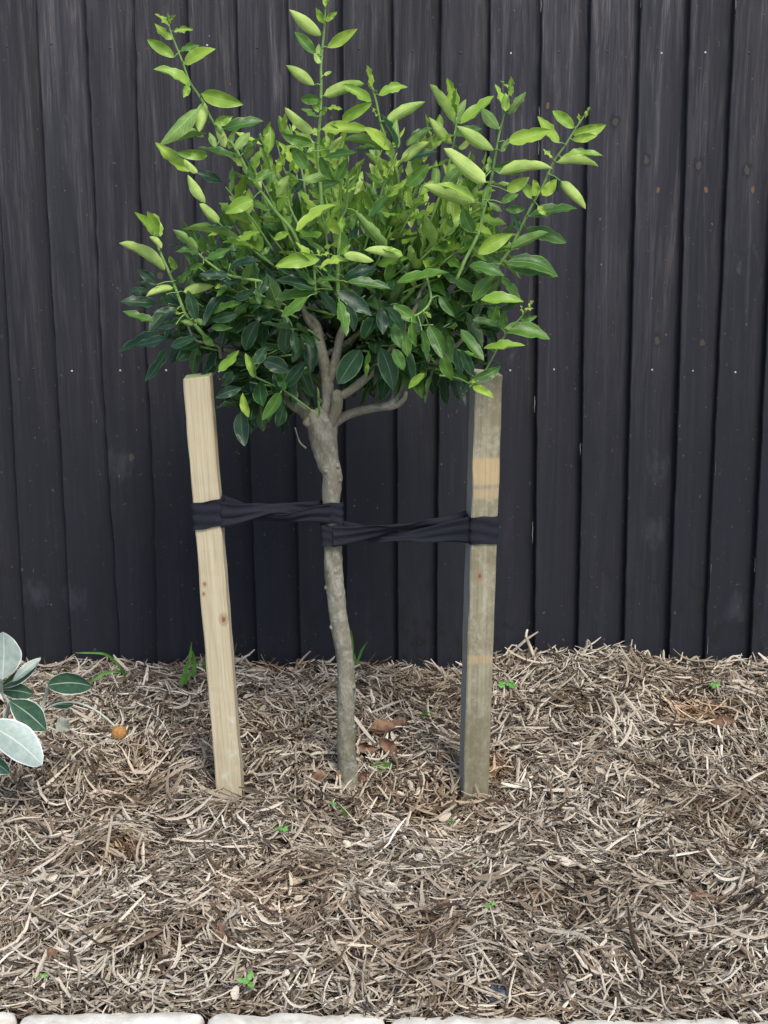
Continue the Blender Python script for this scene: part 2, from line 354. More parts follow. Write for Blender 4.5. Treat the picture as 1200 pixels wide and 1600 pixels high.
# ---------------------------------------------------------------- setting
def sheet(name, x0, x1, y0, y1, nx, ny, fz, mat, kind='structure'):
    X, Y = np.meshgrid(np.linspace(x0, x1, nx), np.linspace(y0, y1, ny), indexing='ij'); Z = fz(X, Y)+0*X
    o = link(name, mesh_np(name, np.column_stack([X.ravel(), Y.ravel(), Z.ravel()]), grid_faces(nx, ny)), mat); tag(o, kind=kind); return o
YE = 1.957     # back edge of the stone edging
sheet('ground', -400, 400, -400, 400, 9, 9, lambda X, Y: -.16, M['lawn'])
sheet('path', -3.5, 3.5, -2.5, 1.73, 9, 9, lambda X, Y: -.09, M['paving'])
def edge_y(x):
    pts_ = []
    for px, py in ((-900, 1579), (30, 1579), (321, 1579), (604, 1588), (880, 1592), (1158, 1597), (2200, 1597)):
        d = ray(px, py); p = CT+d*((-.012-HC)/d[2]); pts_.append((p[0], p[1]))
    a_ = np.array(pts_); return np.interp(x, a_[:, 0], a_[:, 1])
sheet('soil', -2.3, 2.3, 1.90, YF+.05, 340, 150, lambda X, Y: gz(X, Y)-.010+.006*vnoise(X*40, Y*40, 12)-.05*np.clip((edge_y(X)+.004-Y)/.010, 0, 1), M['soil'])

def slab(mb, cx, cy, cz, sx, sy, sz, n=26, seed=0, rough=.004):
    """weathered block: rounded box with a ragged outline"""
    m = 7
    U = np.linspace(-1, 1, n); prof = []
    V = []; rngs = np.random.default_rng(seed)
    ring = []      # outline walking round the block, several loops from bottom to the middle of the top
    def outline(shr, k):
        pts = []
        for a in np.linspace(0, 2*math.pi, 4*n, endpoint=False):
            c, s_ = math.cos(a), math.sin(a); q = max(abs(c), abs(s_)); x, y = c/q, s_/q
            e = 14.; r = (abs(x)**e+abs(y)**e)**(-1/e)
            pts.append((x*r*(sx/2-shr), y*r*(sy/2-shr)))
        return np.array(pts)
    loops = [(0, -sz), (0, -.012), (.002, -.004), (.007, 0), (.03, .0008), (sy*.30, .001), (sy*.49, .001)]
    for k, (sh, z) in enumerate(loops):
        p = outline(sh, k); w_ = rough*vnoise(p[:, 0]*22+seed, p[:, 1]*22, seed)*(1 if k < 5 else 0)+rough*.5*vnoise(p[:, 0]*70, p[:, 1]*70+seed, seed+5)*(1 if k < 5 else 0)
        d = np.sign(p)*np.array([1, 1]); q = p+d*w_[:, None]*.6
        V.append(np.column_stack([q[:, 0]+cx, q[:, 1]+cy, np.full(len(q), cz+z)+w_*.35*(k > 0)]))
    L = len(V[0]); mb.add(np.vstack(V), grid_faces(len(V), L, True))
    # close the slot in the middle of the top
    c = V[-1]; n2 = L
    mb.add(np.vstack([c, c.mean(0)]), np.array([(n2, 2*j, 2*j+1, (2*j+2) % n2) for j in range(n2//2)]))
joints = [(-262, 1577, 30, 1579), (36, 1579, 321, 1579), (326, 1576, 604, 1587), (608, 1585, 879, 1586), (884, 1588, 1158, 1591), (1163, 1591, 1450, 1594)]
labs = ['cream stone edging block cut off at the bottom left corner', 'cream stone edging block below the left stake, second from the left', 'cream stone edging block below the tree trunk, third from the left',
        'cream stone edging block below the right stake, right of the middle joint', 'cream stone edging block showing as a thin sliver at bottom right', 'cream stone edging block at the far right bottom corner']
for i, (x0, y0, x1, y1) in enumerate(joints):
    a = at(x0, y0, YE); b = at(x1, y1, YE); zt = -.012; mb = MB()
    d0 = ray(x0, y0); d1 = ray(x1, y1); a = CT+d0*((zt-HC)/d0[2]); b = CT+d1*((zt-HC)/d1[2]); yb = (a[1]+b[1])/2
    slab(mb, (a[0]+b[0])/2, yb-.10, zt, b[0]-a[0], .20, .10, seed=20+i)
    tag(mb.build('edging_block', M['stone']), labs[i], 'edging stone', 'cream stone blocks edging the bed')

# ---------------------------------------------------------------- fence
tops = [-17-76*k for k in range(9, 0, -1)]+[-17, 59, 135, 209, 295, 370, 451, 535, 613, 690, 766, 845, 922, 1000, 1078, 1148, 1222]+[1222+76*k for k in range(1, 10)]
fence = empty('timber_fence', (0, YF, 0)); tag(fence, 'tall black stained featheredge timber fence closing the back of the bed', 'fence')
xs = [at(p, 5, YF-.02)[0] for p in tops]
ZT = 1.80
for i in range(len(xs)-1):
    x0, x1 = xs[i], xs[i+1]+.020; nz = 150; r_ = np.random.default_rng(100+i); ph = r_.uniform(0, 50)
    z = np.linspace(-.14, ZT, nz); edge = .0017*vnoise(z*1.3+ph, 0*z, 5)+.0007*vnoise(z*22+ph, 0*z, 6); lean = r_.uniform(-.006, .006)*(z-1.45)
    if i in (11, 12): edge = edge*2.4
    thick = .031+.002*r_.standard_normal(); cup = r_.uniform(-.001, .002)
    us = np.array([0, .015, .04, .12, .25, .4, .55, .7, .82, .9, 1.0]); V = []
    for k, zz in enumerate(z):
        xl = x0+edge[k]+lean[k]
        fx = xl+(x1-xl)*us; tw = .0012*vnoise(np.array(zz*1.6+ph), 0, 8)
        fy = YF-(thick*(1-us)+.004*us)-cup*np.sin(us*math.pi)+tw*(us-.3); fy[0] += .0025; 
        row = [(xl+.0005, YF-.011, zz)]+[(a, b, zz) for a, b in zip(fx, fy)]+[(x1, YF-.001, zz)]
        V += row
    nv = len(us)+2; f = grid_faces(nz, nv)
    back = [(k*nv+nv-1, k*nv, (k+1)*nv, (k+1)*nv+nv-1) for k in range(nz-1)]
    V = np.array(V); me = mesh_np('board', V, np.vstack([f, back]), False)
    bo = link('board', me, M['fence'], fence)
    # nails: three rows, dots on the face of the board
    u0 = r_.uniform(.28, .45)
    for row, py in enumerate((75+1.5*(i-14), 577+.8*(i-17), 1005)):
        if row == 2: continue
        z_n = at(600, py, YF)[2]+r_.uniform(-.004, .004); xn = x0+(xs[i+1]-x0)*(u0+r_.uniform(-.08, .08)); un = (xn-x0)/(x1-x0)
        yn = YF-(thick*(1-un)+.004*un)-cup*math.sin(un*math.pi)-.0007
        nmb = MB(); rr = .0022; th = np.linspace(0, 2*math.pi, 8, endpoint=False)
        ring = np.column_stack([xn+rr*np.cos(th), np.full(8, yn), z_n+rr*np.sin(th)]); ring2 = ring.copy(); ring2[:, 1] += .004; ctr = np.array([[xn, yn-.0004, z_n]])
        nmb.add(np.vstack([ring2, ring, ctr]), np.vstack([grid_faces(2, 8, True), [(16, 8+2*j, 8+2*j+1, 8+(2*j+2) % 8) for j in range(4)]]))
        nmb.build('nail', M['nail'] if r_.random() < (.35 if row == 0 else .6) else M['nailx'], bo)
# thin pale slivers laid along a few seams
for px, py, ln in ((843, 8, .03), (998, 5, .02), (842, 175, .02), (841, 230, .03), (838, 630, .035), (836, 830, .05), (1118, 730, .03), (1110, 900, .06), (1104, 1005, .04), (1145, 8, .02), (911, 700, .025), (1184, 880, .03)):
    p = at(px, py, YF-.017); j = min(range(len(xs)), key=lambda q: abs(xs[q]-p[0])); mb = MB(); n = 8; zz = np.linspace(p[2]-ln/2, p[2]+ln/2, n); wd = .0007+.0005*np.sin(np.linspace(0, 3.14, n)); xx = xs[j]-.0006+.0004*np.sin(zz*300)
    V = np.stack([np.column_stack([xx-wd, np.full(n, YF-.0305), zz]), np.column_stack([xx, np.full(n, YF-.0325), zz]), np.column_stack([xx+wd, np.full(n, YF-.0305), zz])], 1).reshape(-1, 3)
    mb.add(V, grid_faces(n, 3, True)); mb.build('seam_sliver', M['edge'], fence)
# rails and posts on the far side
for z_ in (.35, .95, 1.55):
    mb = MB(); x0, x1 = xs[0], xs[-1]
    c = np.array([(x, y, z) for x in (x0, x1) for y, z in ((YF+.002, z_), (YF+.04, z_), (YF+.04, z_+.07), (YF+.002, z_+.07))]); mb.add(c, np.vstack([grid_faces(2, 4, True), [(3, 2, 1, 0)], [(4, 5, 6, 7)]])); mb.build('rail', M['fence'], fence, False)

# ---------------------------------------------------------------- stakes
def stake(name, p0, p1, wid, dep, yaw, mat, label, chamfer, seed, below=.12):
    """p0 foot centre at the ground, p1 top centre"""
    p0 = np.array(p0); p1 = np.array(p1); L = np.linalg.norm(p1-p0); n = 40; zz = np.linspace(-below, L, n); V = []
    e = .0022
    sec = [(-1, -1, e, 0), (-1, -1, 0, e), (-1, 1, 0, -e), (-1, 1, e, 0), (1, 1, -e, 0), (1, 1, 0, -e), (1, -1, 0, e), (1, -1, -e, 0)]
    for z in zz:
        for k, (a, b, ox, oy) in enumerate(sec):
            q = .0006*vnoise(np.array(z*18), np.array(k*2.1), seed)
            V.append((a*(wid/2+q)+ox, b*(dep/2+q)+oy, z+(chamfer*a*wid/2 if z == zz[-1] else 0)))
    b = (n-1)*8
    # a small bevel on top
    V2 = [(v[0]*.93, v[1]*.93, v[2]+.0015) for v in V[b:b+8]]
    V += V2; f = np.vstack([grid_faces(n+1, 8, True), [(b+8, b+9, b+14, b+15), (b+9, b+10, b+13, b+14), (b+10, b+11, b+12, b+13)], [(0, 7, 6, 1), (1, 6, 5, 2), (2, 5, 4, 3)]])
    o = link(name, mesh_np(name, V, f, False), mat)
    zax = Vector((p1-p0)/L); q = Matrix.Rotation(R(yaw), 3, 'Z'); xax = q @ Vector((1, 0, 0)); yax = zax.cross(xax).normalized(); xax = yax.cross(zax).normalized()
    o.matrix_world = Matrix.Translation(p0) @ Matrix((xax, yax, zax)).transposed().to_4x4()
    tag(o, label, 'stake', 'timber stakes either side of the tree'); return o
YS = 2.66
Lf, Lt = at(361.5, 1252, YS), at(309, 588, YS-.015)
Rf, Rt = at(739, 1246, YS+.01), at(760, 582, YS)
stake('wooden_stake', Lf, Lt, .0465, .047, 0, M['pine'], 'pale clean pine stake leaning to the left of the tree', .05, 1)
stake('wooden_stake', Rf, Rt, .0475, .047, 9, M['old'], 'weathered olive brown timber stake with two pale tan bands, right of the tree', -.10, 2)

# ---------------------------------------------------------------- tree: wood
TY = 2.68
tree = empty('lemon_tree', at(545, 1215, TY)); tag(tree, 'small standard lemon tree with round leafy crown standing between two stakes', 'tree')
def pts(L_, Y): return np.array([at(p[0], p[1], Y+(p[3] if len(p) > 3 else 0)) for p in L_]), np.array([p[2] for p in L_])*.5/F*Y
mb = MB()
P, r_ = pts([(549, 1268, 58), (548, 1245, 52), (547, 1228, 44), (545, 1208, 34), (540.5, 1156, 30), (541, 1101, 30), (540, 1040, 28), (534, 995, 29), (527, 949, 29), (522, 903, 30), (520, 858, 29), (518, 800, 29), (518, 770, 29), (519, 742, 31), (513, 722, 36), (508, 700, 41), (504, 680, 44), (502, 662, 46), (501, 650, 42), (501, 642, 30)], TY)
tube(mb, P, r_, .004, 28, .075, 3)
for px, py, rr, dy in ((527, 728, 5, -.012), (530, 750, 5, -.006), (510, 735, 6, -.013), (552, 1073, 5, -.006), (551, 1135, 5, -.005), (540, 1130, 4, -.012), (524, 893, 5, -.012), (511, 918, 5, -.003), (530, 930, 4, -.012), (519, 980, 5, -.004), (543, 1015, 5, -.005), (536, 1098, 4, -.013), (551, 1165, 4, -.005), (483, 660, 10, -.008), (488, 648, 8, -.010)):
    p = at(px, py, TY+dy); d = np.array((0, -.2, .6)); q = rr/F*TY; tube(mb, np.array([p-d*q*1.6, p, p+d*q*1.6]), np.array([q*.35, q, q*.4]), .002, 10, .05, int(px))
mb.build('trunk', M['bark'], tree)
wood = [
 [(508, 655, 22), (512, 632, 20, 0), (512, 605, 20, .0), (508, 575, 19, .005), (500, 540, 18, .01), (495, 512, 16, .015), (488, 500, 13, .012), (476, 490, 11, 0)],
 [(513, 600, 14), (521, 575, 15, 0), (527, 550, 14, .005), (532, 525, 13, .01), (545, 490, 12, .02), (552, 440, 10, .03), (550, 380, 7, .03)],
 [(495, 520, 10, .01), (480, 500, 9, -.01), (470, 470, 8, -.03), (455, 430, 6, -.05)],
 [(508, 668, 19, -.005), (519, 655, 19, -.012), (525, 640, 18, -.018), (527, 624, 18, -.02), (526, 612, 17, -.02)],
 [(524, 622, 13, -.018), (540, 615, 14, -.02), (558, 602, 14, -.02), (574, 588, 13, -.02), (590, 570, 11, -.03), (610, 545, 9, -.05), (640, 500, 8, -.05), (665, 440, 7, -.04)],
 [(515, 668, 14, .004), (530, 655, 16, .01), (548, 646, 15, .01), (575, 639, 15, .005), (600, 635, 14, 0), (612, 632, 15, 0), (620, 612, 14, .01), (630, 595, 13, .015), (650, 582, 12, .02), (690, 560, 9, .03), (730, 520, 7, .03), (760, 460, 6, .02)],
 [(612, 634, 14), (622, 632, 10, -.005), (632, 622, 8, -.01), (634, 612, 6, -.01)],
 [(496, 665, 24, .004), (484, 652, 22, .008), (470, 640, 17, .015), (456, 632, 14, .02), (430, 600, 11, .03), (390, 560, 9, .03), (350, 545, 8, .0)],
 [(478, 700, 3, -.012), (468, 690, 2.4, -.02), (461, 668, 2, -.022)],
 [(345, 560, 6, 0), (342, 542, 6, 0), (322, 536, 5, 0), (304, 530, 4, 0), (290, 500, 4, -.01)],
 [(478, 640, 4, -.01), (455, 622, 3.6, -.02), (430, 605, 3.2, -.03), (400, 590, 2.6, -.04)],
 [(552, 440, 9, .03), (600, 400, 7, .05), (640, 330, 6, .04)], [(495, 512, 11, .02), (470, 450, 9, .08), (440, 390, 7, .10)], [(500, 560, 9, .02), (560, 520, 8, .12), (610, 450, 6, .14)],
]
for i, wd in enumerate(wood):
    mb = MB(); P, r_ = pts(wd, TY); tube(mb, P, r_, .004, 14, .05, 40+i); mb.build('branch', M['bark'], tree)

# ---------------------------------------------------------------- leaves
LU, LV = 11, 7
_u = np.linspace(0, 1, LU); _v = np.linspace(-1, 1, LV); LF = grid_faces(LU, LV)
def leaf(mb, B, T, wid, N, curl=.5, arch=.06, tint=.5, wave=.0015, up=True, shape=.95, petiole=True, rn=random, tip=1.0):
    """B base, T tip, wid full flat width, N upper side normal, curl>0 edges rise towards N"""
    B = np.asarray(B, float); T = np.asarray(T, float); ax = T-B; L = np.linalg.norm(ax)+1e-9; ax /= L
    N = N-ax*np.dot(N, ax); N = nrm(N); S = np.cross(ax, N)
    t = _u; pw = rn.uniform(.48, .75) if abs(curl) < 1 else rn.uniform(.28, .46); prof = np.sin(np.pi*np.clip(t, 0, 1)**(shape*rn.uniform(.88, 1.12)))**pw*(1-.3*t**4*tip); prof[0] = .06; prof[-1] = .03
    w_ = wid*.5*prof; ac = arch*L*4*t*(1-t); tw = rn.uniform(-.25, .25)
    k = max(abs(curl), .02); sg = 1 if curl > 0 else -1
    V = np.zeros((LU, LV, 3)); ph = rn.uniform(0, 6); sw = rn.uniform(-.06, .06); asy = rn.choice((-1, 1))*rn.uniform(.15, .75)
    for j, v in enumerate(_v):
        kk = k*(1+asy*(1 if v > 0 else -1))*(.75+.5*t); ang = kk*v; lat = w_*np.sin(ang)/kk; dr = sg*w_*(1-np.cos(ang))/kk
        wv = wave*(np.sin(t*13+ph+v*2)+.7*np.sin(t*27+ph*2-v*3))*abs(v)**1.5*np.sin(np.pi*t)
        a2 = tw*(t-.3); la = lat*np.cos(a2)-dr*np.sin(a2); db = lat*np.sin(a2)+dr*np.cos(a2)
        V[:, j] = B+ax*(t*L)[:, None]+N*(ac+db+wv)[:, None]+S*(la+sw*L*np.sin(np.pi*t))[:, None]
    uv = np.stack(np.meshgrid(_u, _v, indexing='ij'), -1).reshape(-1, 2)
    mb.add(V.reshape(-1, 3), LF if up else LF[:, ::-1], tint, uv)
toC = -nrm(ray(600, 400)); UP = np.array((0, 0, 1.0)); CR_X = CR[:, 0]
def traced(mb, bx, by, tx, ty, wpx, kind, Y, rn=random, stem=None):
    dy = rn.uniform(-.02, .015); B = at(bx, by, Y); T = at(tx, ty, Y+dy)
    Lpx = math.hypot(tx-bx, ty-by); px = Y/F*.98
    ax = nrm(T-B); wv = wpx*px
    if kind in 'NM' and rn.random() < .38: kind = {'N': 'n', 'M': 'm'}[kind]
    under = kind in 'NMP'
    full = max(wv*.98, Lpx*px*(.36 if under else .40))
    curl = {'N': 1.1, 'M': .95, 'P': 1.25, 'n': .85, 'm': .7, 'd': .5}[kind]
    apparent = full*math.sin(curl)/curl
    c = min(1, wv/apparent); s_ = math.sqrt(1-c*c)
    # roll the blade so that its visible width matches
    side = nrm(np.cross(ax, toC)); 
    if side[2] < 0: side = -side
    if abs(side[2]) < .15: side = side*(1 if rn.random() < .5 else -1)
    N = toC*c+side*s_
    if under: N = -toC*max(c, .35)+side*s_
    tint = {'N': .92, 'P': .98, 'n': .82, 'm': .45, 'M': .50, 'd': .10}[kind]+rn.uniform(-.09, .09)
    tint = min(1, max(0, tint))
    horiz = abs(ax[2]) < .6
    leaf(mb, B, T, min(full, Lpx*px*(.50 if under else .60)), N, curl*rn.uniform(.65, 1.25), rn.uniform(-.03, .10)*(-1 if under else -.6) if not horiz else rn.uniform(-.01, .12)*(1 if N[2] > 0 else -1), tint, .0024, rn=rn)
def crop(ox, oy, s, L_): return [(ox+a/s, oy+b/s, ox+c/s, oy+d/s, w_/s, k) for a, b, c, d, w_, k in L_]
A = lambda L_: crop(150, 0, 3, L_)
Bc = lambda L_: crop(550, 50, 3, L_)
Cc = lambda L_: crop(150, 350, 3, L_)
Dc = lambda L_: crop(500, 400, 3, L_)
Ec = lambda L_: crop(430, 90, 5, L_)
Gc = lambda L_: crop(430, 300, 5, L_)
Hc = lambda L_: crop(270, 300, 5, L_)
def sp(ox, oy, s, L_, w0, w1):
    n = len(L_); return [(ox+a/s, oy+b/s, w0+(w1-w0)*i/(n-1)) for i, (a, b) in enumerate(L_)]
shoots = [
 (sp(150, 0, 3, [(975, 1200), (920, 1080), (850, 1000), (790, 920), (720, 820), (650, 690), (600, 640), (545, 565), (490, 460), (440, 385), (405, 290), (375, 215), (350, 150), (335, 90)], 6, 2.2), 2.60,
  A([(345, 125, 275, 65, 22, 'n'), (350, 110, 332, 58, 15, 'n'), (345, 100, 375, 70, 12, 'n'), (358, 185, 275, 110, 32, 'n'), (365, 150, 455, 138, 24, 'n'), (368, 268, 240, 185, 55, 'n'), (395, 240, 485, 212, 32, 'm'), (415, 300, 560, 230, 70, 'n'), (440, 402, 270, 325, 52, 'n'), (430, 395, 410, 458, 45, 'n'), (495, 440, 690, 490, 78, 'n'), (508, 480, 485, 618, 72, 'P'), (475, 510, 300, 680, 82, 'M'), (555, 580, 640, 545, 60, 'n'), (600, 605, 785, 568, 60, 'M'), (610, 690, 565, 570, 60, 'N'), (435, 805, 278, 668, 48, 'N'), (522, 728, 378, 715, 62, 'n'), (512, 950, 430, 820, 46, 'P'), (575, 1045, 485, 955, 62, 'N'), (590, 850, 465, 800, 50, 'd'), (475, 810, 412, 745, 50, 'P'), (420, 600, 505, 640, 45, 'P'), (300, 668, 520, 625, 40, 'M'), (735, 935, 605, 1000, 75, 'n'), (740, 845, 720, 770, 55, 'm'), (660, 740, 480, 690, 45, 'm'), (625, 700, 655, 605, 35, 'P'), (650, 700, 720, 620, 60, 'M'), (560, 690, 530, 620, 50, 'M'), (690, 720, 780, 630, 28, 'm'), (740, 850, 840, 800, 45, 'm')])),
 (sp(150, 0, 3, [(1060, 1000), (1050, 850), (1040, 740), (1045, 620), (1052, 520), (1055, 400), (1055, 300), (1065, 190), (1072, 110), (1075, 10)], 6, 3), 2.58,
  A([(1055, 168, 905, 45, 68, 'N'), (1070, 110, 1030, 35, 36, 'n'), (1080, 100, 1130, 55, 30, 'n'), (1085, 222, 1226, 135, 68, 'n'), (1030, 255, 930, 150, 60, 'M'), (1045, 300, 1045, 205, 65, 'N'), (1075, 30, 1068, -20, 20, 'n'), (1078, 20, 1085, -25, 16, 'n')])
  +Ec([(305, 215, 85, 60, 85, 'N'), (385, 140, 443, 110, 40, 'N'), (380, 300, 695, 205, 95, 'N'), (750, 345, 515, 215, 80, 'n'), (350, 330, 200, 325, 90, 'M'), (345, 430, 300, 290, 70, 'n'), (300, 590, 75, 390, 90, 'N'), (325, 460, 200, 400, 45, 'm'), (370, 450, 400, 380, 36, 'N'), (405, 395, 525, 405, 30, 'n'), (525, 490, 755, 355, 100, 'n'), (365, 560, 730, 570, 90, 'N'), (420, 725, 525, 615, 66, 'P'), (380, 780, 635, 740, 70, 'm'), (250, 740, 305, 700, 50, 'P'), (290, 670, 50, 600, 95, 'm'), (430, 950, 350, 770, 90, 'm'), (560, 560, 430, 510, 60, 'n')])),
 (sp(430, 90, 5, [(1010, 1200), (970, 1000), (940, 860), (890, 740), (850, 600), (820, 500), (790, 350), (760, 240)], 6, 3), 2.60,
  Ec([(895, 720, 695, 545, 92, 'N'), (870, 710, 515, 650, 75, 'M'), (830, 720, 620, 715, 55, 'm'), (930, 920, 700, 745, 80, 'N'), (810, 295, 1035, 230, 70, 'n'), (870, 510, 1170, 345, 95, 'N'), (755, 230, 715, 60, 50, 'n'), (755, 240, 720, 200, 20, 'n'), (770, 255, 800, 260, 60, 'm'), (990, 810, 1200, 660, 85, 'P'), (965, 700, 950, 480, 75, 'M'), (960, 690, 820, 440, 60, 'd'), (940, 850, 905, 740, 60, 'n'), (790, 460, 750, 380, 18, 'n'), (1030, 690, 1200, 560, 60, 'M'), (1030, 1000, 1200, 830, 115, 'm'), (890, 1040, 710, 900, 65, 'm'), (800, 1090, 705, 970, 40, 'M')])
  +Bc([(250, 600, 400, 560, 45, 'd'), (255, 530, 380, 450, 36, 'm')])),
 (sp(550, 50, 3, [(330, 1000), (400, 800), (430, 720), (450, 640), (480, 500), (490, 400)], 5, 3), 2.62,
  Bc([(475, 420, 365, 245, 50, 'N'), (487, 385, 445, 215, 45, 'N'), (492, 385, 490, 265, 30, 'n'), (480, 440, 535, 315, 52, 'M'), (510, 430, 665, 300, 52, 'N'), (468, 525, 360, 400, 62, 'N'), (480, 480, 610, 455, 45, 'm'), (500, 548, 560, 490, 45, 'P'), (420, 740, 520, 625, 60, 'M'), (560, 610, 565, 570, 20, 'n'), (385, 740, 395, 600, 50, 'M'), (560, 750, 575, 660, 60, 'm')])),
 (sp(550, 50, 3, [(490, 1160), (530, 1070), (590, 950), (615, 850), (635, 760), (655, 680), (670, 590), (690, 480), (715, 380), (740, 270)], 6, 2.6), 2.57,
  Bc([(720, 370, 670, 245, 35, 'n'), (745, 300, 745, 205, 25, 'n'), (735, 270, 695, 228, 14, 'n'), (735, 385, 815, 280, 34, 'M'), (720, 372, 720, 285, 48, 'n'), (690, 455, 605, 355, 72, 'M'), (665, 555, 490, 440, 70, 'N'), (625, 705, 430, 545, 72, 'P'), (730, 515, 940, 460, 65, 'N'), (700, 560, 735, 500, 45, 'M'), (665, 640, 860, 600, 80, 'M'), (690, 665, 940, 640, 60, 'P'), (575, 800, 335, 720, 72, 'N'), (575, 790, 400, 710, 50, 'n'), (590, 1040, 755, 945, 80, 'n'), (570, 940, 520, 820, 75, 'M'), (640, 800, 705, 840, 70, 'M'), (725, 745, 830, 680, 70, 'n'), (600, 800, 600, 760, 40, 'm'), (700, 800, 780, 760, 40, 'm'), (720, 830, 810, 830, 45, 'm')])),
 (sp(550, 50, 3, [(640, 1180), (690, 1090), (740, 1020), (800, 900), (850, 800), (895, 720), (945, 610), (1000, 530), (1050, 450), (1115, 355)], 6, 2), 2.61,
  Bc([(1040, 450, 940, 370, 62, 'n'), (1035, 480, 1190, 435, 65, 'n'), (1032, 505, 1150, 485, 42, 'n'), (980, 590, 1175, 580, 45, 'n'), (960, 612, 1155, 630, 48, 'N'), (970, 520, 870, 395, 48, 'n'), (938, 590, 895, 548, 18, 'n'), (980, 700, 1095, 830, 66, 'P'), (935, 665, 965, 750, 40, 'd'), (892, 765, 960, 690, 60, 'n'), (872, 815, 910, 860, 40, 'n'), (830, 865, 1055, 828, 42, 'm'), (815, 920, 1005, 988, 60, 'm'), (750, 1012, 920, 940, 55, 'M'), (725, 1092, 965, 1145, 62, 'm'), (560, 1095, 715, 1140, 50, 'm'), (1070, 430, 1060, 380, 14, 'n'), (1095, 400, 1115, 350, 12, 'n'), (840, 780, 790, 700, 50, 'n'), (860, 770, 850, 690, 50, 'n'), (780, 930, 765, 850, 40, 'd'), (700, 1090, 600, 1010, 45, 'm')])),
 (sp(150, 350, 3, [(540, 560), (470, 480), (420, 420), (390, 350), (360, 270), (330, 200), (300, 130), (275, 60), (265, -30)], 6, 3), 2.60,
  Cc([(290, 70, 180, -55, 50, 'n'), (290, 50, 240, -60, 60, 'n'), (300, 60, 270, -50, 30, 'n'), (308, 112, 250, 60, 56, 'N'), (325, 218, 108, 90, 60, 'P'), (375, 210, 345, 150, 60, 'n'), (362, 300, 235, 340, 55, 'P'), (410, 318, 555, 290, 48, 'P'), (555, 300, 595, 290, 30, 'n'), (380, 270, 430, 235, 45, 'M'), (470, 455, 430, 310, 58, 'd'), (285, 285, 195, 215, 52, 'd'), (300, 375, 115, 365, 52, 'd'), (270, 455, 125, 410, 36, 'm'), (380, 400, 270, 415, 40, 'd'), (290, 500, 108, 600, 50, 'd'), (330, 535, 185, 570, 50, 'd'), (340, 580, 230, 740, 52, 'd'), (350, 575, 470, 530, 45, 'd'), (455, 472, 395, 455, 55, 'M'), (460, 450, 515, 475, 56, 'M'), (500, 520, 555, 570, 40, 'm'), (375, 470, 290, 490, 40, 'd'), (270, 300, 190, 275, 24, 'd'), (395, 420, 365, 410, 30, 'n'), (330, 330, 310, 385, 30, 'd'), (250, 320, 160, 310, 30, 'd')])),
 (sp(430, 300, 5, [(316, 800), (310, 720), (305, 600), (300, 500), (280, 460)], 5, 3), 2.52,
  Gc([(345, 525, 0, 580, 120, 'n'), (340, 545, 10, 600, 46, 'P'), (300, 550, 160, 390, 45, 'n'), (345, 500, 330, 440, 20, 'n'), (350, 500, 450, 490, 16, 'n'), (350, 590, 580, 540, 46, 'n'), (330, 580, 410, 620, 25, 'n'), (310, 730, 160, 600, 45, 'm'), (310, 760, 0, 690, 95, 'd'), (310, 790, 0, 840, 80, 'm'), (250, 825, 45, 975, 82, 'm'), (350, 780, 500, 975, 82, 'd'), (450, 765, 310, 700, 40, 'm')])),
 (sp(430, 300, 5, [(496, 820), (490, 740), (490, 600), (495, 480), (500, 380), (505, 280)], 6, 5), 2.50,
  Gc([(530, 485, 770, 540, 105, 'P'), (995, 500, 700, 455, 100, 'P'), (995, 500, 830, 445, 50, 'n'), (500, 330, 440, 190, 110, 'n'), (500, 320, 545, 200, 80, 'n'), (500, 340, 520, 190, 60, 'n'), (500, 480, 590, 410, 85, 'n'), (540, 670, 795, 600, 80, 'd'), (560, 705, 900, 755, 80, 'm'), (490, 775, 755, 965, 115, 'd'), (500, 850, 555, 1125, 80, 'm'), (560, 880, 620, 1090, 95, 'd'), (490, 690, 320, 700, 40, 'm')])),
 (sp(430, 90, 5, [(230, 1400), (110, 1150), (100, 960), (60, 850), (20, 690)], 4, 2), 2.59,
  Ec([(110, 905, 190, 760, 50, 'n'), (20, 1090, 110, 920, 110, 'N'), (250, 870, 130, 700, 120, 'm'), (225, 960, 400, 890, 80, 'M'), (280, 1045, 510, 970, 90, 'm'), (130, 1060, 220, 960, 70, 'd'), (60, 840, 0, 800, 40, 'n'), (30, 700, 0, 640, 25, 'n'), (50, 760, 140, 680, 40, 'n'), (480, 960, 570, 790, 95, 'm'), (555, 1035, 640, 925, 50, 'm'), (75, 560, 80, 435, 45, 'N')])),
 (sp(430, 300, 5, [(500, 240), (555, 130), (560, 0), (565, -50)], 4, 2), 2.57,
  Gc([(560, 10, 520, -50, 20, 'n'), (565, 0, 630, -40, 22, 'n'), (165, 305, 478, 100, 95, 'n'), (640, 160, 600, 300, 60, 'm'), (730, 190, 875, 15, 60, 'm'), (860, 260, 775, 80, 58, 'm'), (870, 430, 630, 160, 80, 'M'), (600, 370, 620, 230, 80, 'd')])),
 (sp(500, 400, 3, [(690, 620), (760, 560), (850, 400), (900, 330), (940, 290), (1000, 210)], 4, 1.5), 2.58,
  Dc([(980, 240, 995, 205, 12, 'n'), (960, 250, 1000, 245, 10, 'n'), (950, 270, 940, 230, 10, 'n'), (935, 295, 1018, 280, 34, 'm'), (860, 342, 1078, 390, 66, 'm'), (768, 432, 962, 420, 44, 'n'), (800, 320, 828, 230, 60, 'm'), (850, 340, 862, 262, 42, 'm'), (720, 280, 748, 215, 50, 'd'), (755, 205, 955, 215, 62, 'n'), (848, 100, 940, 200, 38, 'm'), (880, 28, 1115, 95, 58, 'm'), (700, 45, 862, 95, 45, 'm'), (715, 210, 815, 90, 70, 'm'), (715, 300, 835, 330, 40, 'm')])),
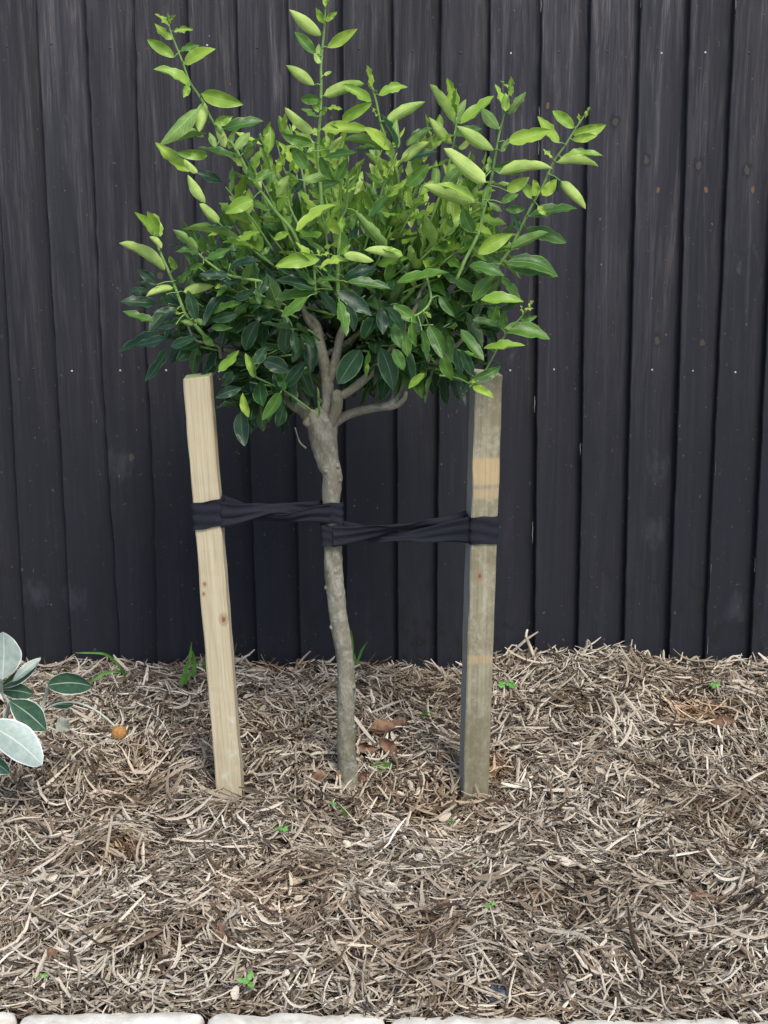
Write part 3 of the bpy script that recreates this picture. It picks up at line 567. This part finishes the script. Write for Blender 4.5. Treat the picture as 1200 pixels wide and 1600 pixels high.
 (sp(500, 400, 3, [(560, 560), (640, 570), (705, 600), (730, 605)], 3, 2), 2.56,
  Dc([(715, 578, 846, 518, 55, 'm'), (715, 610, 815, 665, 48, 'n'), (700, 600, 655, 640, 48, 'd'), (720, 600, 750, 605, 16, 'n'), (640, 440, 770, 492, 0.1, 'm'), (660, 345, 768, 490, 62, 'm'), (575, 460, 620, 582, 65, 'm'), (715, 560, 662, 440, 50, 'd'), (635, 430, 660, 560, 50, 'd'), (700, 590, 745, 585, 20, 'n')])),
 (sp(500, 400, 3, [(500, 100), (520, 200), (480, 260), (400, 300)], 4, 3), 2.53,
  Dc([(285, 240, 295, 368, 62, 'd'), (320, 240, 390, 352, 48, 'd'), (345, 232, 452, 312, 66, 'm'), (345, 320, 378, 432, 60, 'm'), (400, 350, 412, 472, 58, 'm'), (430, 310, 452, 425, 48, 'm'), (478, 350, 502, 490, 44, 'm'), (510, 325, 578, 482, 78, 'm'), (560, 188, 635, 286, 48, 'm'), (600, 370, 618, 450, 38, 'm'), (345, 435, 392, 535, 62, 'm'), (285, 430, 345, 630, 98, 'd'), (225, 450, 215, 572, 34, 'm'), (190, 440, 85, 600, 110, 'd'), (490, 550, 415, 622, 46, 'n'), (360, 125, 605, 78, 60, 'm'), (120, 118, 265, 60, 50, 'm'), (520, 290, 500, 260, 30, 'n')])),
 (sp(150, 350, 3, [(985, 855), (880, 780), (755, 720), (740, 700)], 3.5, 2), 2.60,
  Cc([(575, 690, 670, 592, 42, 'n'), (742, 720, 700, 605, 50, 'n'), (700, 592, 762, 450, 80, 'd'), (745, 655, 797, 575, 60, 'd'), (780, 640, 905, 690, 88, 'd'), (885, 610, 905, 458, 80, 'd'), (865, 790, 780, 920, 68, 'm'), (715, 905, 688, 790, 44, 'n'), (680, 880, 697, 1042, 78, 'd'), (885, 765, 985, 640, 68, 'd'), (870, 880, 880, 820, 40, 'd'), (680, 770, 560, 815, 55, 'd'), (850, 950, 880, 850, 60, 'd'), (975, 700, 1012, 685, 38, 'm'), (1045, 905, 1035, 760, 16, 'm'), (640, 690, 590, 760, 60, 'd')])),
 (sp(270, 300, 5, [(700, 700), (430, 650), (330, 590), (240, 520), (200, 480)], 5, 3), 2.57,
  Hc([(195, 455, 0, 295, 62, 'M'), (215, 490, 20, 470, 50, 'm'), (530, 370, 75, 290, 58, 'M'), (460, 290, 250, 270, 38, 'd'), (470, 405, 685, 310, 50, 'n'), (240, 470, 232, 340, 88, 'M'), (270, 520, 450, 440, 60, 'm'), (240, 560, 120, 600, 50, 'm'), (500, 530, 560, 430, 78, 'm'), (430, 650, 210, 640, 68, 'd'), (440, 600, 690, 540, 58, 'd'), (540, 690, 360, 715, 58, 'd'), (480, 825, 640, 770, 85, 'd'), (660, 800, 750, 650, 85, 'd'), (540, 870, 300, 960, 66, 'm'), (500, 950, 290, 1000, 85, 'd'), (650, 750, 680, 880, 50, 'm'), (300, 1060, 470, 1060, 66, 'm'), (790, 370, 910, 320, 66, 'n'), (700, 490, 760, 430, 60, 'm'), (450, 560, 380, 580, 60, 'm')])),
]
CROWN = empty('crown', tree.location); CROWN.parent = tree; CROWN.location = (0, 0, 0)
def part(mbx, name, mat, parent):
    me = mesh_np(name, np.vstack(mbx.v), np.vstack(mbx.f), True, {'tint': np.concatenate(mbx.a)}, np.vstack(mbx.u)); o = bpy.data.objects.new(name, me); me.materials.append(mat); COL.objects.link(o); o.parent = parent; o.location = (-Vector(tree.location)) if parent is tree or parent is CROWN else (0, 0, 0); return o
for stem, Y, lv in shoots:
    smb = MB(); P = np.array([at(p[0], p[1], Y+.03*(1-i/(len(stem)-1))) for i, p in enumerate(stem)]); r_ = np.array([p[2] for p in stem])*.5/F*Y
    tube(smb, P, r_, .006, 8, .04, 5)
    lmb = MB(); q2 = [proj(p) for p in catmull(P, .01)]
    for l in lv:
        rn = random
        yy = Y+rn.uniform(-.03, .03)
        traced(lmb, *l, yy)
        # petiole back to the nearest point of the stem
        d = [math.hypot(a-l[0], b-l[1]) for a, b in q2]; j = int(np.argmin(d))
        if d[j] < 28:
            b3 = at(l[0], l[1], yy); s3 = at(q2[j][0], q2[j][1], Y+.005); tube(smb, np.array([s3, (s3+b3)/2+np.array((0, 0, .002)), b3]), np.array([.0011, .0009, .0009]), .008, 6, 0)
    so = part(smb, 'shoot', M['stem'], tree); part(lmb, 'shoot_leaves', M['leaf'], so)

# inner crown: leafy twigs filling the dark mass of older leaves
CC = at(530, 430, 2.72)
lmb = MB(); tmb = MB()
rn = random.Random(5)
def twig(px, py, Y, n, tbase, droop=0.0, ln=.10):
    top = min(1, max(0, (380-py)/120))
    tip_ = at(px, py, Y); d = nrm(tip_-CC+np.array((0, 0, .04))); st = tip_-d*ln*rn.uniform(.8, 1.2)+np.array((0, 0, -.03-droop))
    P = np.array([st, (st+tip_)/2+np.array([rn.uniform(-.01, .01) for _ in range(3)]), tip_]); tube(tmb, P, np.array([.0022, .0018, .001]), .012, 6, 0, 0, tbase)
    for k in range(n):
        t = .25+.75*(k+rn.random()*.5)/n; b = st+(tip_-st)*t; ang = k*2.4+rn.uniform(-.4, .4)
        e1 = nrm(np.cross(d, (0.2, .1, 1))); e2 = np.cross(d, e1); o = e1*math.cos(ang)+e2*math.sin(ang)
        dirn = nrm(d*rn.uniform(.25, .9)+o+np.array((0, 0, .25+.5*top-.9*droop*6-rn.uniform(0, .45))))
        L = rn.uniform(.050, .084)*(1-.25*top)*(1 if t < .9 else .7); Nn = nrm(UP*1.0+np.array([rn.uniform(-.5, .5), rn.uniform(-.9, .1), 0])+o*.2)
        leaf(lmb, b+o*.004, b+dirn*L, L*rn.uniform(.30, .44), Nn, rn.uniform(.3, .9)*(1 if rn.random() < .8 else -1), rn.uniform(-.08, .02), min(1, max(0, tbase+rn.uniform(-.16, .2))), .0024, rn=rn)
# (px, py) outline rows: y, x-from, x-to, tint
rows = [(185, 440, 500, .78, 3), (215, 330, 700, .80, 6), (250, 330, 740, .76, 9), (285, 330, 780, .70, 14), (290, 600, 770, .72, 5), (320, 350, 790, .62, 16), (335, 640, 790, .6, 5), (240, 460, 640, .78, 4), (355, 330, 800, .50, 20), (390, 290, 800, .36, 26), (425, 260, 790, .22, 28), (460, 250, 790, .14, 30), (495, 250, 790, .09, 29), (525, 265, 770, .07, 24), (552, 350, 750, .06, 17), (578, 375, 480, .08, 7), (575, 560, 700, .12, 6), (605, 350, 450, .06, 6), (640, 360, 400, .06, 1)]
for y, xa, xb, tb, n in rows:
    for k in range(n):
        px = xa+(xb-xa)*(k+rn.random())/n; py = y+rn.uniform(-20, 20); ed = abs((px-530)/290)
        if float(vnoise(np.array(px/55.), np.array(py/55.), 19)) < -.42 and py < 540: continue
        Y = 2.74+rn.uniform(-.17, .20)*(math.sqrt(max(.1, 1-ed*ed)))
        if 455 < px < 600 and py > 465:
            if rn.random() < .5: continue
            Y = 2.90
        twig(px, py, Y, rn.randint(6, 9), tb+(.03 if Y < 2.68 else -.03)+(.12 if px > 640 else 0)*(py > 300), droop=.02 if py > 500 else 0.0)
part(tmb, 'twigs', M['stem'], CROWN); part(lmb, 'foliage', M['leaf'], CROWN)

# ---------------------------------------------------------------- cloth ties
def ribbon(mb, C, Wd, hw, th=.0014, m=9, ripple=.0028, seed=0):
    """C centres, Wd unit width vectors, hw half widths; closed thin band"""
    C = np.asarray(C, float); T = np.gradient(C, axis=0); T /= np.linalg.norm(T, axis=1)[:, None]+1e-9
    Nn = np.cross(T, Wd); Nn /= np.linalg.norm(Nn, axis=1)[:, None]+1e-9
    L = np.concatenate([[0], np.cumsum(np.linalg.norm(np.diff(C, axis=0), axis=1))])
    s_ = np.linspace(-1, 1, m); V = []
    for i in range(len(C)):
        rp = ripple*(np.sin(s_*7+seed+L[i]*14)+.6*np.sin(s_*13-L[i]*33+seed*2))
        fr = C[i]+Wd[i]*(s_*hw[i])[:, None]+Nn[i]*(rp+th/2)[:, None]; bk = C[i]+Wd[i]*(s_*hw[i])[:, None]+Nn[i]*(rp-th/2)[:, None]
        V.append(np.vstack([fr, bk[::-1]]))
    n = len(C); mb.add(np.vstack(V), grid_faces(n, 2*m, True))
def wrap_loop(mb, axis_at, hz, rx, ry, yaw, half, tiltx, seed):
    """band round a stake or trunk; axis_at(z)->centre; rx, ry half sizes"""
    n = 72; rows_ = 11; V = []
    for j, s_ in enumerate(np.linspace(-1, 1, rows_)):
        ring = []
        for k in range(n):
            a = 2*math.pi*k/n; c, s2 = math.cos(a), math.sin(a); e = 7 if rx != ry or rx > .02 else 2
            r = (abs(c)**e+abs(s2)**e)**(-1/e); x, y = c*r*rx, s2*r*ry
            zz = hz+s_*half(a)+tiltx*x+.0008*math.sin(a*5+seed); ce = axis_at(zz); g = 1+.05*math.sin(s_*8+a*2.2+seed)+.035*math.sin(s_*15-a*3+seed)
            X = x*math.cos(yaw)-y*math.sin(yaw); Yv = x*math.sin(yaw)+y*math.cos(yaw)
            ring.append((ce[0]+X*g, ce[1]+Yv*g, zz))
        V.append(ring)
    V = np.array(V).reshape(-1, 3); mb.add(V, grid_faces(rows_, n, True))
def lerp_axis(p0, p1):
    p0, p1 = np.array(p0), np.array(p1)
    return lambda z: p0+(p1-p0)*((z-p0[2])/(p1[2]-p0[2]))
axL = lerp_axis(Lf, Lt); axR = lerp_axis(Rf, Rt); axT = lerp_axis(at(521, 880, TY), at(517, 760, TY))
def tie(name, label, cS, yawS, pS0, cT, pyS, pyT, hS, hT, sgn, seed, hg=.011):
    """cS: stake axis, pyS/pyT photo heights of the band at stake and trunk; sgn +1 when the stake lies left of the trunk"""
    mb = MB(); zS = at(pS0, pyS, YS)[2]; zT = at(518, pyT, TY)[2]
    wrap_loop(mb, cS, zS, .0272, .0274, R(yawS), lambda a: hS, .16*sgn*(1 if sgn > 0 else .0), seed)
    wrap_loop(mb, cT, zT, .0205, .0205, 0, lambda a: hT, .04, seed+2)
    S = cS(zS); T_ = cT(zT); n = 60
    for ph0 in (0, math.pi):
        C, Wd, hw = [], [], []
        for i in range(n):
            t = i/(n-1); x0 = S[0]+sgn*(.0235 if sgn > 0 else .0235); x1 = T_[0]-sgn*.002
            x = x0+(x1-x0)*t; y = S[1]+(T_[1]-S[1])*t; z = zS+(zT-zS)*t-.004*math.sin(math.pi*t)
            ph = ph0+math.pi*(.5-.5*math.cos(math.pi*min(1, max(0, (t-.08)/.84))))*1.0
            er = abs(2*t-1); off = .007+.0165*er**2.2
            C.append((x, y-off*math.cos(ph), z+off*1.25*math.sin(ph)*sgn)); 
            Wd.append((0, .55*math.sin(ph), max(.5, abs(math.cos(ph))))); hw.append((hS*(1-t)+hT*t)*(.46+.52*er**1.5))
        Wd = np.array(Wd); Wd /= np.linalg.norm(Wd, axis=1)[:, None]
        ribbon(mb, C, Wd, hw, seed=seed+ph0)
    o = mb.build(name, M['fabric']); tag(o, label, 'tree tie', 'black cloth ties holding the trunk'); return o
tie('tree_tie', 'black twisted cloth tie from the pale left stake to the trunk', axL, 0, 325, axT, 797, 798, .0245, .0190, 1, 1)
tie('tree_tie', 'black twisted cloth tie from the trunk to the weathered right stake', axR, 9, 755, axT, 824, 833, .0250, .0195, -1, 4)

# ---------------------------------------------------------------- mulch
def strands(n, xlo, xhi, ylo, yhi, lmin, lmax, wmin, wmax, lift, seed, dens=None):
    r = np.random.default_rng(seed); x = r.uniform(xlo, xhi, n); y = r.uniform(ylo, yhi, n)
    keep = y > edge_y(x)-.004
    vis = np.abs(x) < .255*y+.06; keep &= vis | (r.random(n) < .42)
    for c, rad in ((at(545, 1215, TY), .026), (Lf, .030), (Rf, .032)): keep &= (x-c[0])**2+(y-c[1])**2 > rad**2
    x, y = x[keep], y[keep]; n = len(x)
    L = lmin+(lmax-lmin)*r.beta(1.3, 2.6, n); W = wmin+(wmax-wmin)*r.beta(1.5, 2.5, n)
    az = r.uniform(0, 2*math.pi, n)+0.0; flow = vnoise(x*7, y*7, 31)*1.6; az = np.where(r.random(n) < .55, flow+r.normal(0, .55, n), az)
    pit = r.normal(0, .27, n); cur = r.normal(0, .55, n)*(L/.05); cz = r.normal(0, .35, n)-.15
    z0 = gz(x, y)-.006+r.uniform(0, 1, n)*lift; NS = 6; s_ = np.linspace(-.5, .5, NS)
    kink = r.normal(0, .35, (n, NS)).cumsum(1)*.5
    ang = az[:, None]+cur[:, None]*s_+kink; dx = np.cos(ang); dy = np.sin(ang); seg = L[:, None]/(NS-1)
    X = np.cumsum(dx*seg, 1); Y = np.cumsum(dy*seg, 1); X += x[:, None]-X.mean(1, keepdims=True); Y += y[:, None]-Y.mean(1, keepdims=True)
    Yc = np.clip(Y, edge_y(X)-.010+.006*r.random((n, 1))-.045*(r.random((n, 1)) < .02), YF-.042)
    Z = gz(X, Yc)+(z0-gz(x, y))[:, None]+np.sin(pit)[:, None]*s_*L[:, None]-cz[:, None]*L[:, None]*(s_**2)*.9
    Z = np.maximum(Z, gz(X, Yc)-.008)
    Z = np.where(Yc < edge_y(X)-.011, np.maximum(Z, -.0085), Z)
    C = np.stack([X, Yc, Z], -1)
    T = np.gradient(C, axis=1); T /= np.linalg.norm(T, axis=2, keepdims=True)+1e-9
    S = np.stack([-T[..., 1], T[..., 0], 0*T[..., 0]], -1); S /= np.linalg.norm(S, axis=2, keepdims=True)+1e-9; U = np.cross(T, S)
    ro = r.uniform(-.9, .9, n)[:, None, None]; S2 = S*np.cos(ro)+U*np.sin(ro); U2 = -S*np.sin(ro)+U*np.cos(ro); U2 = U2*np.sign(U2[..., 2:3]+1e-9)
    tap = np.array([.45, .9, 1, 1, .85, .4]); tap = tap[None]*r.uniform(.8, 1.15, (n, NS)); hw = (W[:, None]*.5*tap)[..., None]; th = (W*r.uniform(.25, .6, n))[:, None, None]*tap[..., None]
    V = np.stack([C-S2*hw, C+U2*th*.6, C+S2*hw, C-U2*th*.4], 2).reshape(-1, 3)        # 4 verts per ring
    base = []
    for i in range(NS-1):
        for j in range(4):
            k = (j+1) % 4; base.append((i*4+j, i*4+k, (i+1)*4+k, (i+1)*4+j))
    base += [(3, 2, 1, 0), ((NS-1)*4, (NS-1)*4+1, (NS-1)*4+2, (NS-1)*4+3)]
    base = np.array(base)[:, ::-1]; Fq = (base[None]+(np.arange(n)*NS*4)[:, None, None]).reshape(-1, 4)
    warm = .5+.5*vnoise(x*2.5, y*2.5, 77); t = r.beta(2.3, 2.0, n)
    t = np.where(r.random(n) < .33, r.uniform(0, .34, n), .24+.76*t); t = np.clip(t-.10*(warm-.5), 0, 1)
    return V, Fq, np.repeat(t, NS*4)
parts_ = [strands(76000, -1.45, 1.45, 1.925, YF-.045, .010, .040, .0012, .0038, .020, 1),
          strands(44000, -1.45, 1.45, 1.93, YF-.045, .022, .078, .0024, .0060, .032, 2),
          strands(2600, -1.3, 1.3, 1.95, YF-.05, .012, .034, .0070, .0150, .028, 9),
          strands(4200, -1.4, 1.4, YE+.03, YF-.05, .05, .14, .0040, .0085, .036, 3)]
Vs, Fs, As, off = [], [], [], 0
for V, Fq, a in parts_: Vs.append(V); Fs.append(Fq+off); As.append(a); off += len(V)
# loose ends sticking up along the crest against the fence
smb = MB()
def stick(pl, w_, Y, t):
    P = np.array([at(p[0], p[1], Y+(.01 if i % 2 else 0)) for i, p in enumerate(pl)]); tube(smb, P, np.full(len(P), w_*.5/F*Y)*np.linspace(1, .6, len(P)), .008, 6, .12, int(pl[0][0]), t)
for pl, w_, t in (([(838, 1035), (828, 1010), (822, 995), (824, 984)], 6, .85), ([(832, 1028), (838, 1012)], 4, .7), ([(900, 1035), (915, 1015), (918, 1000), (923, 1008)], 6, .8), ([(1005, 1026), (1012, 1017), (1022, 1045)], 5, .8), ([(1065, 1045), (1088, 1026), (1092, 1045)], 5, .75), ([(1130, 1045), (1147, 1025), (1175, 1045)], 5, .8), ([(1120, 1040), (1130, 1035), (1140, 1050)], 4, .9),
                  ([(214, 1050), (214, 1034), (235, 1042), (262, 1044)], 4, .8), ([(240, 1038), (256, 1042), (275, 1036), (282, 1050)], 4, .6), ([(785, 1032), (800, 1008), (812, 1014), (826, 1026)], 3, .85), ([(60, 1050), (75, 1044), (90, 1060)], 4, .9), ([(330, 1040), (345, 1034), (352, 1046)], 3, .8),
                  ([(145, 1238), (165, 1236), (200, 1246)], 7, .95), ([(200, 1246), (250, 1240), (320, 1256)], 8, .85), ([(203, 1296), (212, 1290), (218, 1325), (216, 1342)], 6, .95), ([(165, 1340), (175, 1275)], 7, .85)):
    Yb = ground(pl[0][0], min(pl[0][1]+6, 1590))[1]; Yb = min(Yb, YF-.05)-.005
    stick(pl, w_, Yb, t)
V = np.vstack(smb.v); Vs.append(V); Fs.append(np.vstack(smb.f)+off); As.append(np.concatenate(smb.a))
o = link('bark_mulch', mesh_np('bark_mulch', np.vstack(Vs), np.vstack(Fs), False, {'tint': np.concatenate(As)}), M['mulch']); tag(o, 'grey and tan shredded bark mulch covering the whole bed', 'mulch', kind='stuff')

# ---------------------------------------------------------------- rock daisy on the left
pY = 2.66
rd = empty('rock_daisy', ground(-25, 1195)); tag(rd, 'felted grey green plant with large rounded leaves at the left edge', 'plant')
def dleaf(bx, by, tx, ty, wpx, face, Y, curl=.35, arch=.05, dy=-.01, N=None, mat='daisy', nm='leaf', par=None, tint=0.0):
    mb = MB(); B = at(bx, by, Y); T = at(tx, ty, Y+dy)
    global LU, LV, _u, _v, LF
    old = (LU, LV, _u, _v, LF); LU, LV = 18, 15; _u = np.linspace(0, 1, LU); _v = np.linspace(-1, 1, LV); LF = grid_faces(LU, LV)
    n0 = toC if N is None else nrm(N)
    if not face: n0 = -n0 if N is None else n0
    leaf(mb, B, T, wpx/F*Y, n0, curl, arch, tint, .001, True, 1.0, tip=.2)
    LU, LV, _u, _v, LF = old
    return mb.build(nm, M[mat], rd if par is None else par)
g_ = lambda a, b: (a/3, 950+b/3)
for (a, b, c, d, w_, fc, Y, cu, ar, dy) in ((10, 335, 15, 113, 175, 0, 2.62, .3, .03, -.02), (5, 372, 190, 228, 75, 1, 2.68, .9, .04, .02), (60, 345, 192, 235, 50, 0, 2.67, .5, -.05, .01), (222, 362, 430, 368, 122, 1, 2.64, .35, -.10, -.02), (10, 385, 155, 405, 90, 1, 2.69, .3, -.05, -.01), (45, 435, 217, 575, 145, 1, 2.61, .4, -.06, -.03), (-60, 545, 198, 735, 185, 0, 2.56, .3, .05, -.03), (235, 455, 345, 452, 48, 1, 2.68, .3, -.05, .0), (-60, 690, 45, 775, 80, 1, 2.60, .4, -.04, -.02), (70, 380, 120, 460, 70, 1, 2.70, .4, -.04, 0.0), (-120, 380, -20, 250, 110, 1, 2.66, .4, -.03, -.02), (-180, 500, -60, 430, 110, 1, 2.66, .4, -.03, -.02)):
    (bx, by), (tx, ty) = g_(a, b), g_(c, d); dleaf(bx, by, tx, ty, w_/3, fc, Y, cu, ar, dy)
(bx, by), (tx, ty) = g_(262, 575), g_(318, 530); dleaf(bx, by, tx, ty, 30, 0, 2.68, .8, .1, mat='felt', nm='leaf_bud')
def dst(L_, w_, Y, nm='stem', par=None):
    mb = MB(); P = np.array([at(*g_(a, b), Y+dy) for a, b, dy in L_]); tube(mb, P, np.full(len(P), w_*.5/F*Y), .006, 8, .05, 3); return mb.build(nm, M['felt'], rd)
dst([(-40, 700, 0), (0, 560, 0), (40, 450, .0), (10, 400, 0), (8, 330, -.03)], 5, 2.66); dst([(0, 620, 0), (120, 560, 0), (180, 500, 0), (210, 430, 0), (225, 360, -.02)], 6, 2.67)
dst([(180, 500, 0), (210, 478, 0), (270, 448, -.01), (350, 442, -.02), (430, 470, -.03), (490, 510, -.04), (545, 560, -.05)], 3.6, 2.67, 'flower_stem'); dst([(-40, 700, 0), (-60, 600, 0), (-60, 545, -.09)], 6, 2.66); dst([(10, 560, 0), (30, 500, -.01), (45, 437, -.04)], 5, 2.66); dst([(150, 545, 0), (230, 560, 0), (262, 575, 0)], 3, 2.67)
c = at(*g_(558, 585), 2.615); mb = MB(); U = np.linspace(0.02, math.pi-.02, 14); W_ = np.linspace(0, 2*math.pi, 20, endpoint=False); r0 = .0142
V = np.array([(c[0]+r0*math.sin(u)*math.cos(v), c[1]+r0*math.sin(u)*math.sin(v), c[2]+r0*.95*math.cos(u)) for u in U for v in W_]); V += .0006*np.random.default_rng(2).standard_normal(V.shape); mb.add(V, grid_faces(14, 20, True)); 
bud = mb.build('seed_head', M['bud'], rd)
fm = MB(); rq = np.random.default_rng(8)
for k in range(260):
    d = nrm(rq.standard_normal(3)); p = c+d*r0*.95; q = p+d*.0028+rq.standard_normal(3)*.0006; s_ = nrm(np.cross(d, (0.3, .2, 1)))*.00022
    fm.add([p-s_, p+s_, q+s_*.3, q-s_*.3], [(0, 1, 2, 3)])
fo = bpy.data.objects.new('fuzz', mesh_np('fuzz', np.vstack(fm.v), np.vstack(fm.f), False)); fo.data.materials.append(M['felt']); COL.objects.link(fo); fo.parent = bud

# ---------------------------------------------------------------- grass, weeds, litter
def blades(name, lines, w_, Y, label, cat, group, base):
    root = empty(name, ground(*base)); tag(root, label, cat, group)
    for ln in lines:
        mb = MB(); P = catmull(np.array([at(a, b, Y-.012*i) for i, (a, b) in enumerate(ln)]), .006); n = len(P); t = np.linspace(0, 1, n)
        hw = w_*.5/F*Y*np.sin(np.pi*(.25+.74*t))**.8+.0002; sd_ = np.array((.8, -.5, .3)); T = np.gradient(P, axis=0); S = np.cross(T, toC); S /= np.linalg.norm(S, axis=1)[:, None]+1e-9
        V = np.stack([P-S*hw[:, None], P+toC*-.0008, P+S*hw[:, None]], 1).reshape(-1, 3); V2 = V.copy(); mb.add(V, grid_faces(n, 3)); mb.build('blade', M['grass'], root)
blades('grass_tuft', [[g_(585, 310), g_(560, 275), g_(520, 232), g_(470, 212), g_(350, 210)], [g_(580, 300), g_(500, 303), g_(430, 345), g_(340, 400)], [g_(590, 330), g_(575, 290), g_(560, 262)]], 4.5, 3.08, 'grass tuft with one long blade arching left against the fence', 'grass', 'grass tufts at the foot of the fence', (195, 1058))
blades('grass_tuft', [[g_(848, 365), g_(868, 300), g_(890, 235), g_(898, 160)], [g_(905, 320), g_(912, 260), g_(903, 200)], [g_(860, 350), g_(900, 300)]], 7, 3.02, 'upright broad grass tuft just left of the left stake', 'grass', 'grass tufts at the foot of the fence', (290, 1065))
blades('grass_tuft', [[(550, 1045), (551, 1010), (549, 985)], [(558, 1035), (566, 1015), (574, 1003)], [(556, 1040), (554, 1020)]], 3.5, 3.08, 'thin grass tuft standing behind the tree trunk', 'grass', 'grass tufts at the foot of the fence', (555, 1046))
blades('grass_tuft', [[(322, 1050), (320, 1036), (324, 1030)], [(319, 1046), (316, 1032)]], 3.5, 3.06, 'tiny grass shoot partly behind the left stake', 'grass', 'grass tufts at the foot of the fence', (320, 1050))
blades('grass_tuft', [[(542, 1278), (536, 1264), (528, 1256)], [(540, 1276), (545, 1262)], [(536, 1262), (524, 1258)]], 4.5, 2.55, 'small pale grass sprig on the mulch in front of the trunk', 'grass', None, (540, 1278))
def litter(name, px, py, n, sz, mat, label, cat, group, seed, flat=.5, lift=.026):
    r = random.Random(seed); g = ground(px, py); root = empty(name, g); tag(root, label, cat, group)
    mb = MB()
    for k in range(n):
        a = r.uniform(0, 6.28); B = g+np.array((r.uniform(-1, 1)*sz*.4*(n > 1), r.uniform(-1, 1)*sz*.4*(n > 1)-.003, lift+r.uniform(0, .006))); d = np.array((math.cos(a), math.sin(a)*.8, r.uniform(-.1, .5)))
        if n == 1: d = np.array((1, -.2, .1)); B = B-d*sz*.5
        leaf(mb, B, B+d*sz*r.uniform(.7, 1.1), sz*r.uniform(.42, .6), UP*flat+toC*.9+np.array((r.uniform(-.3, .3), 0, 0)), r.uniform(.3, .8), r.uniform(-.15, .1), .5, .002, rn=r)
    mb.build('leaf', M[mat], root); return root
W = 'small green weeds growing through the mulch'
litter('weed_seedling', 1112, 1092, 4, .022, 'weed', 'green leafy weed on the crest of the mulch at far right', 'weed', W, 1)
litter('weed_seedling', 790, 1090, 6, .018, 'weed', 'green weed with small leaves just right of the weathered stake', 'weed', W, 2)
litter('weed_seedling', 516, 1279, 2, .014, 'weed', 'tiny round green seedling below the tree trunk', 'weed', W, 3)
litter('weed_seedling', 704, 1306, 3, .013, 'weed', 'tiny green seedling below the weathered stake', 'weed', W, 4)
litter('weed_seedling', 440, 1322, 4, .017, 'weed', 'flat pale green seedling in the mulch between left stake and trunk', 'weed', W, 5)
litter('weed_seedling', 386, 1560, 3, .019, 'weed', 'dark green weed near the stone edging below the left stake', 'weed', W, 6)
litter('weed_seedling', 72, 1552, 4, .012, 'weed', 'very small dark green weed near the bottom left corner', 'weed', W, 7)
litter('weed_seedling', 768, 1442, 3, .012, 'weed', 'faint thin green weed in the middle of the lower mulch', 'weed', W, 9)
litter('fallen_leaf', 597, 1217, 1, .040, 'leaf', 'green fallen leaf lying right of the trunk foot', 'fallen leaf', 'green leaves fallen on the mulch', 10)
litter('fallen_leaf', 667, 1136, 1, .024, 'leaf', 'small green fallen leaf between trunk and weathered stake', 'fallen leaf', 'green leaves fallen on the mulch', 11)
DL = 'curled brown dead leaves on the mulch'
def dead(px, py, ang, ln, wd, label, seed, lift=.024):
    r = random.Random(seed); g = ground(px, py)+np.array((0, -.004, lift)); mb = MB(); d = np.array((math.cos(ang), -.15, math.sin(ang)*.8))*ln
    leaf(mb, g-d/2, g+d/2, wd, nrm(toC+UP*.4+np.array((r.uniform(-.6, .6), 0, r.uniform(-.3, .3)))), r.choice((-1, 1))*r.uniform(.6, 1.3), r.uniform(-.2, .2), .5, .004, rn=r)
    o = mb.build('dead_leaf', M['dead']); sm = o.modifiers.new('s', 'SUBSURF'); sm.levels = sm.render_levels = 1; tag(o, label, 'dead leaf', DL)
dead(597, 1158, .2, .055, .034, 'brown curled dead leaf lying highest right of the trunk', 1, .030); dead(622, 1150, .5, .035, .026, 'small brown dead leaf at the upper right of the pile by the trunk', 2, .030); dead(574, 1184, -.1, .042, .026, 'dark brown dead leaf touching the right side of the trunk foot', 3)
dead(607, 1192, -1.0, .060, .028, 'long tan dead leaf hanging down the pile right of the trunk', 4, .030); dead(535, 1230, -.8, .030, .022, 'rusty brown dead leaf just below the trunk foot on the left', 5); dead(567, 1230, 1.3, .026, .022, 'reddish brown dead leaf standing up below the trunk foot', 6); dead(500, 1228, .1, .03, .02, 'grey brown dead leaf left of the trunk foot', 7, .022)
dead(345, 1482, .9, .040, .032, 'rounded brown dead leaf low in the mulch below the left stake', 8); dead(80, 1510, .4, .028, .022, 'dark brown dead leaf in the lower left mulch', 9); dead(1095, 1420, 0, .05, .016, 'pale tan pointed dead leaf in the lower right mulch', 10); dead(1128, 1146, .3, .05, .026, 'orange brown dead leaf under the weed at far right', 11); dead(845, 1415, .2, .03, .02, 'brown dead leaf in the mulch at lower centre right', 12)
def rock(px, py, r0, sq, mat, label, name, cat, seed):
    g = ground(px, py)+np.array((0, 0, r0*.3)); n, m = 14, 20; mb = MB(); rr = np.random.default_rng(seed); V = []
    for u in np.linspace(.05, math.pi-.05, n):
        for v in np.linspace(0, 2*math.pi, m, endpoint=False):
            d = np.array((math.sin(u)*math.cos(v), math.sin(u)*math.sin(v), math.cos(u))); k = 1+.22*float(vnoise(np.array(d[0]*2+d[2]), np.array(d[1]*2-d[2]), seed))+.08*float(vnoise(np.array(d[0]*6), np.array(d[1]*6+d[2]*5), seed+1)); V.append(g+d*r0*k*np.array(sq))
    mb.add(V, grid_faces(n, m, True)); tag(mb.build(name, M[mat], smooth=False), label, cat)
rock(776, 1562, .020, (1, .8, .75), 'rock', 'dark bluish glossy stone half buried near the stone edging', 'stone', 'stone', 4)
rock(1148, 1500, .016, (1.1, 1, .6), 'clod', 'brown lump of soil showing through the mulch at bottom right', 'soil_clod', 'soil', 6)
rock(1125, 1560, .013, (1.4, .9, .5), 'clod', 'dark soil patch by the stone edging at bottom right', 'soil_clod', 'soil', 7)
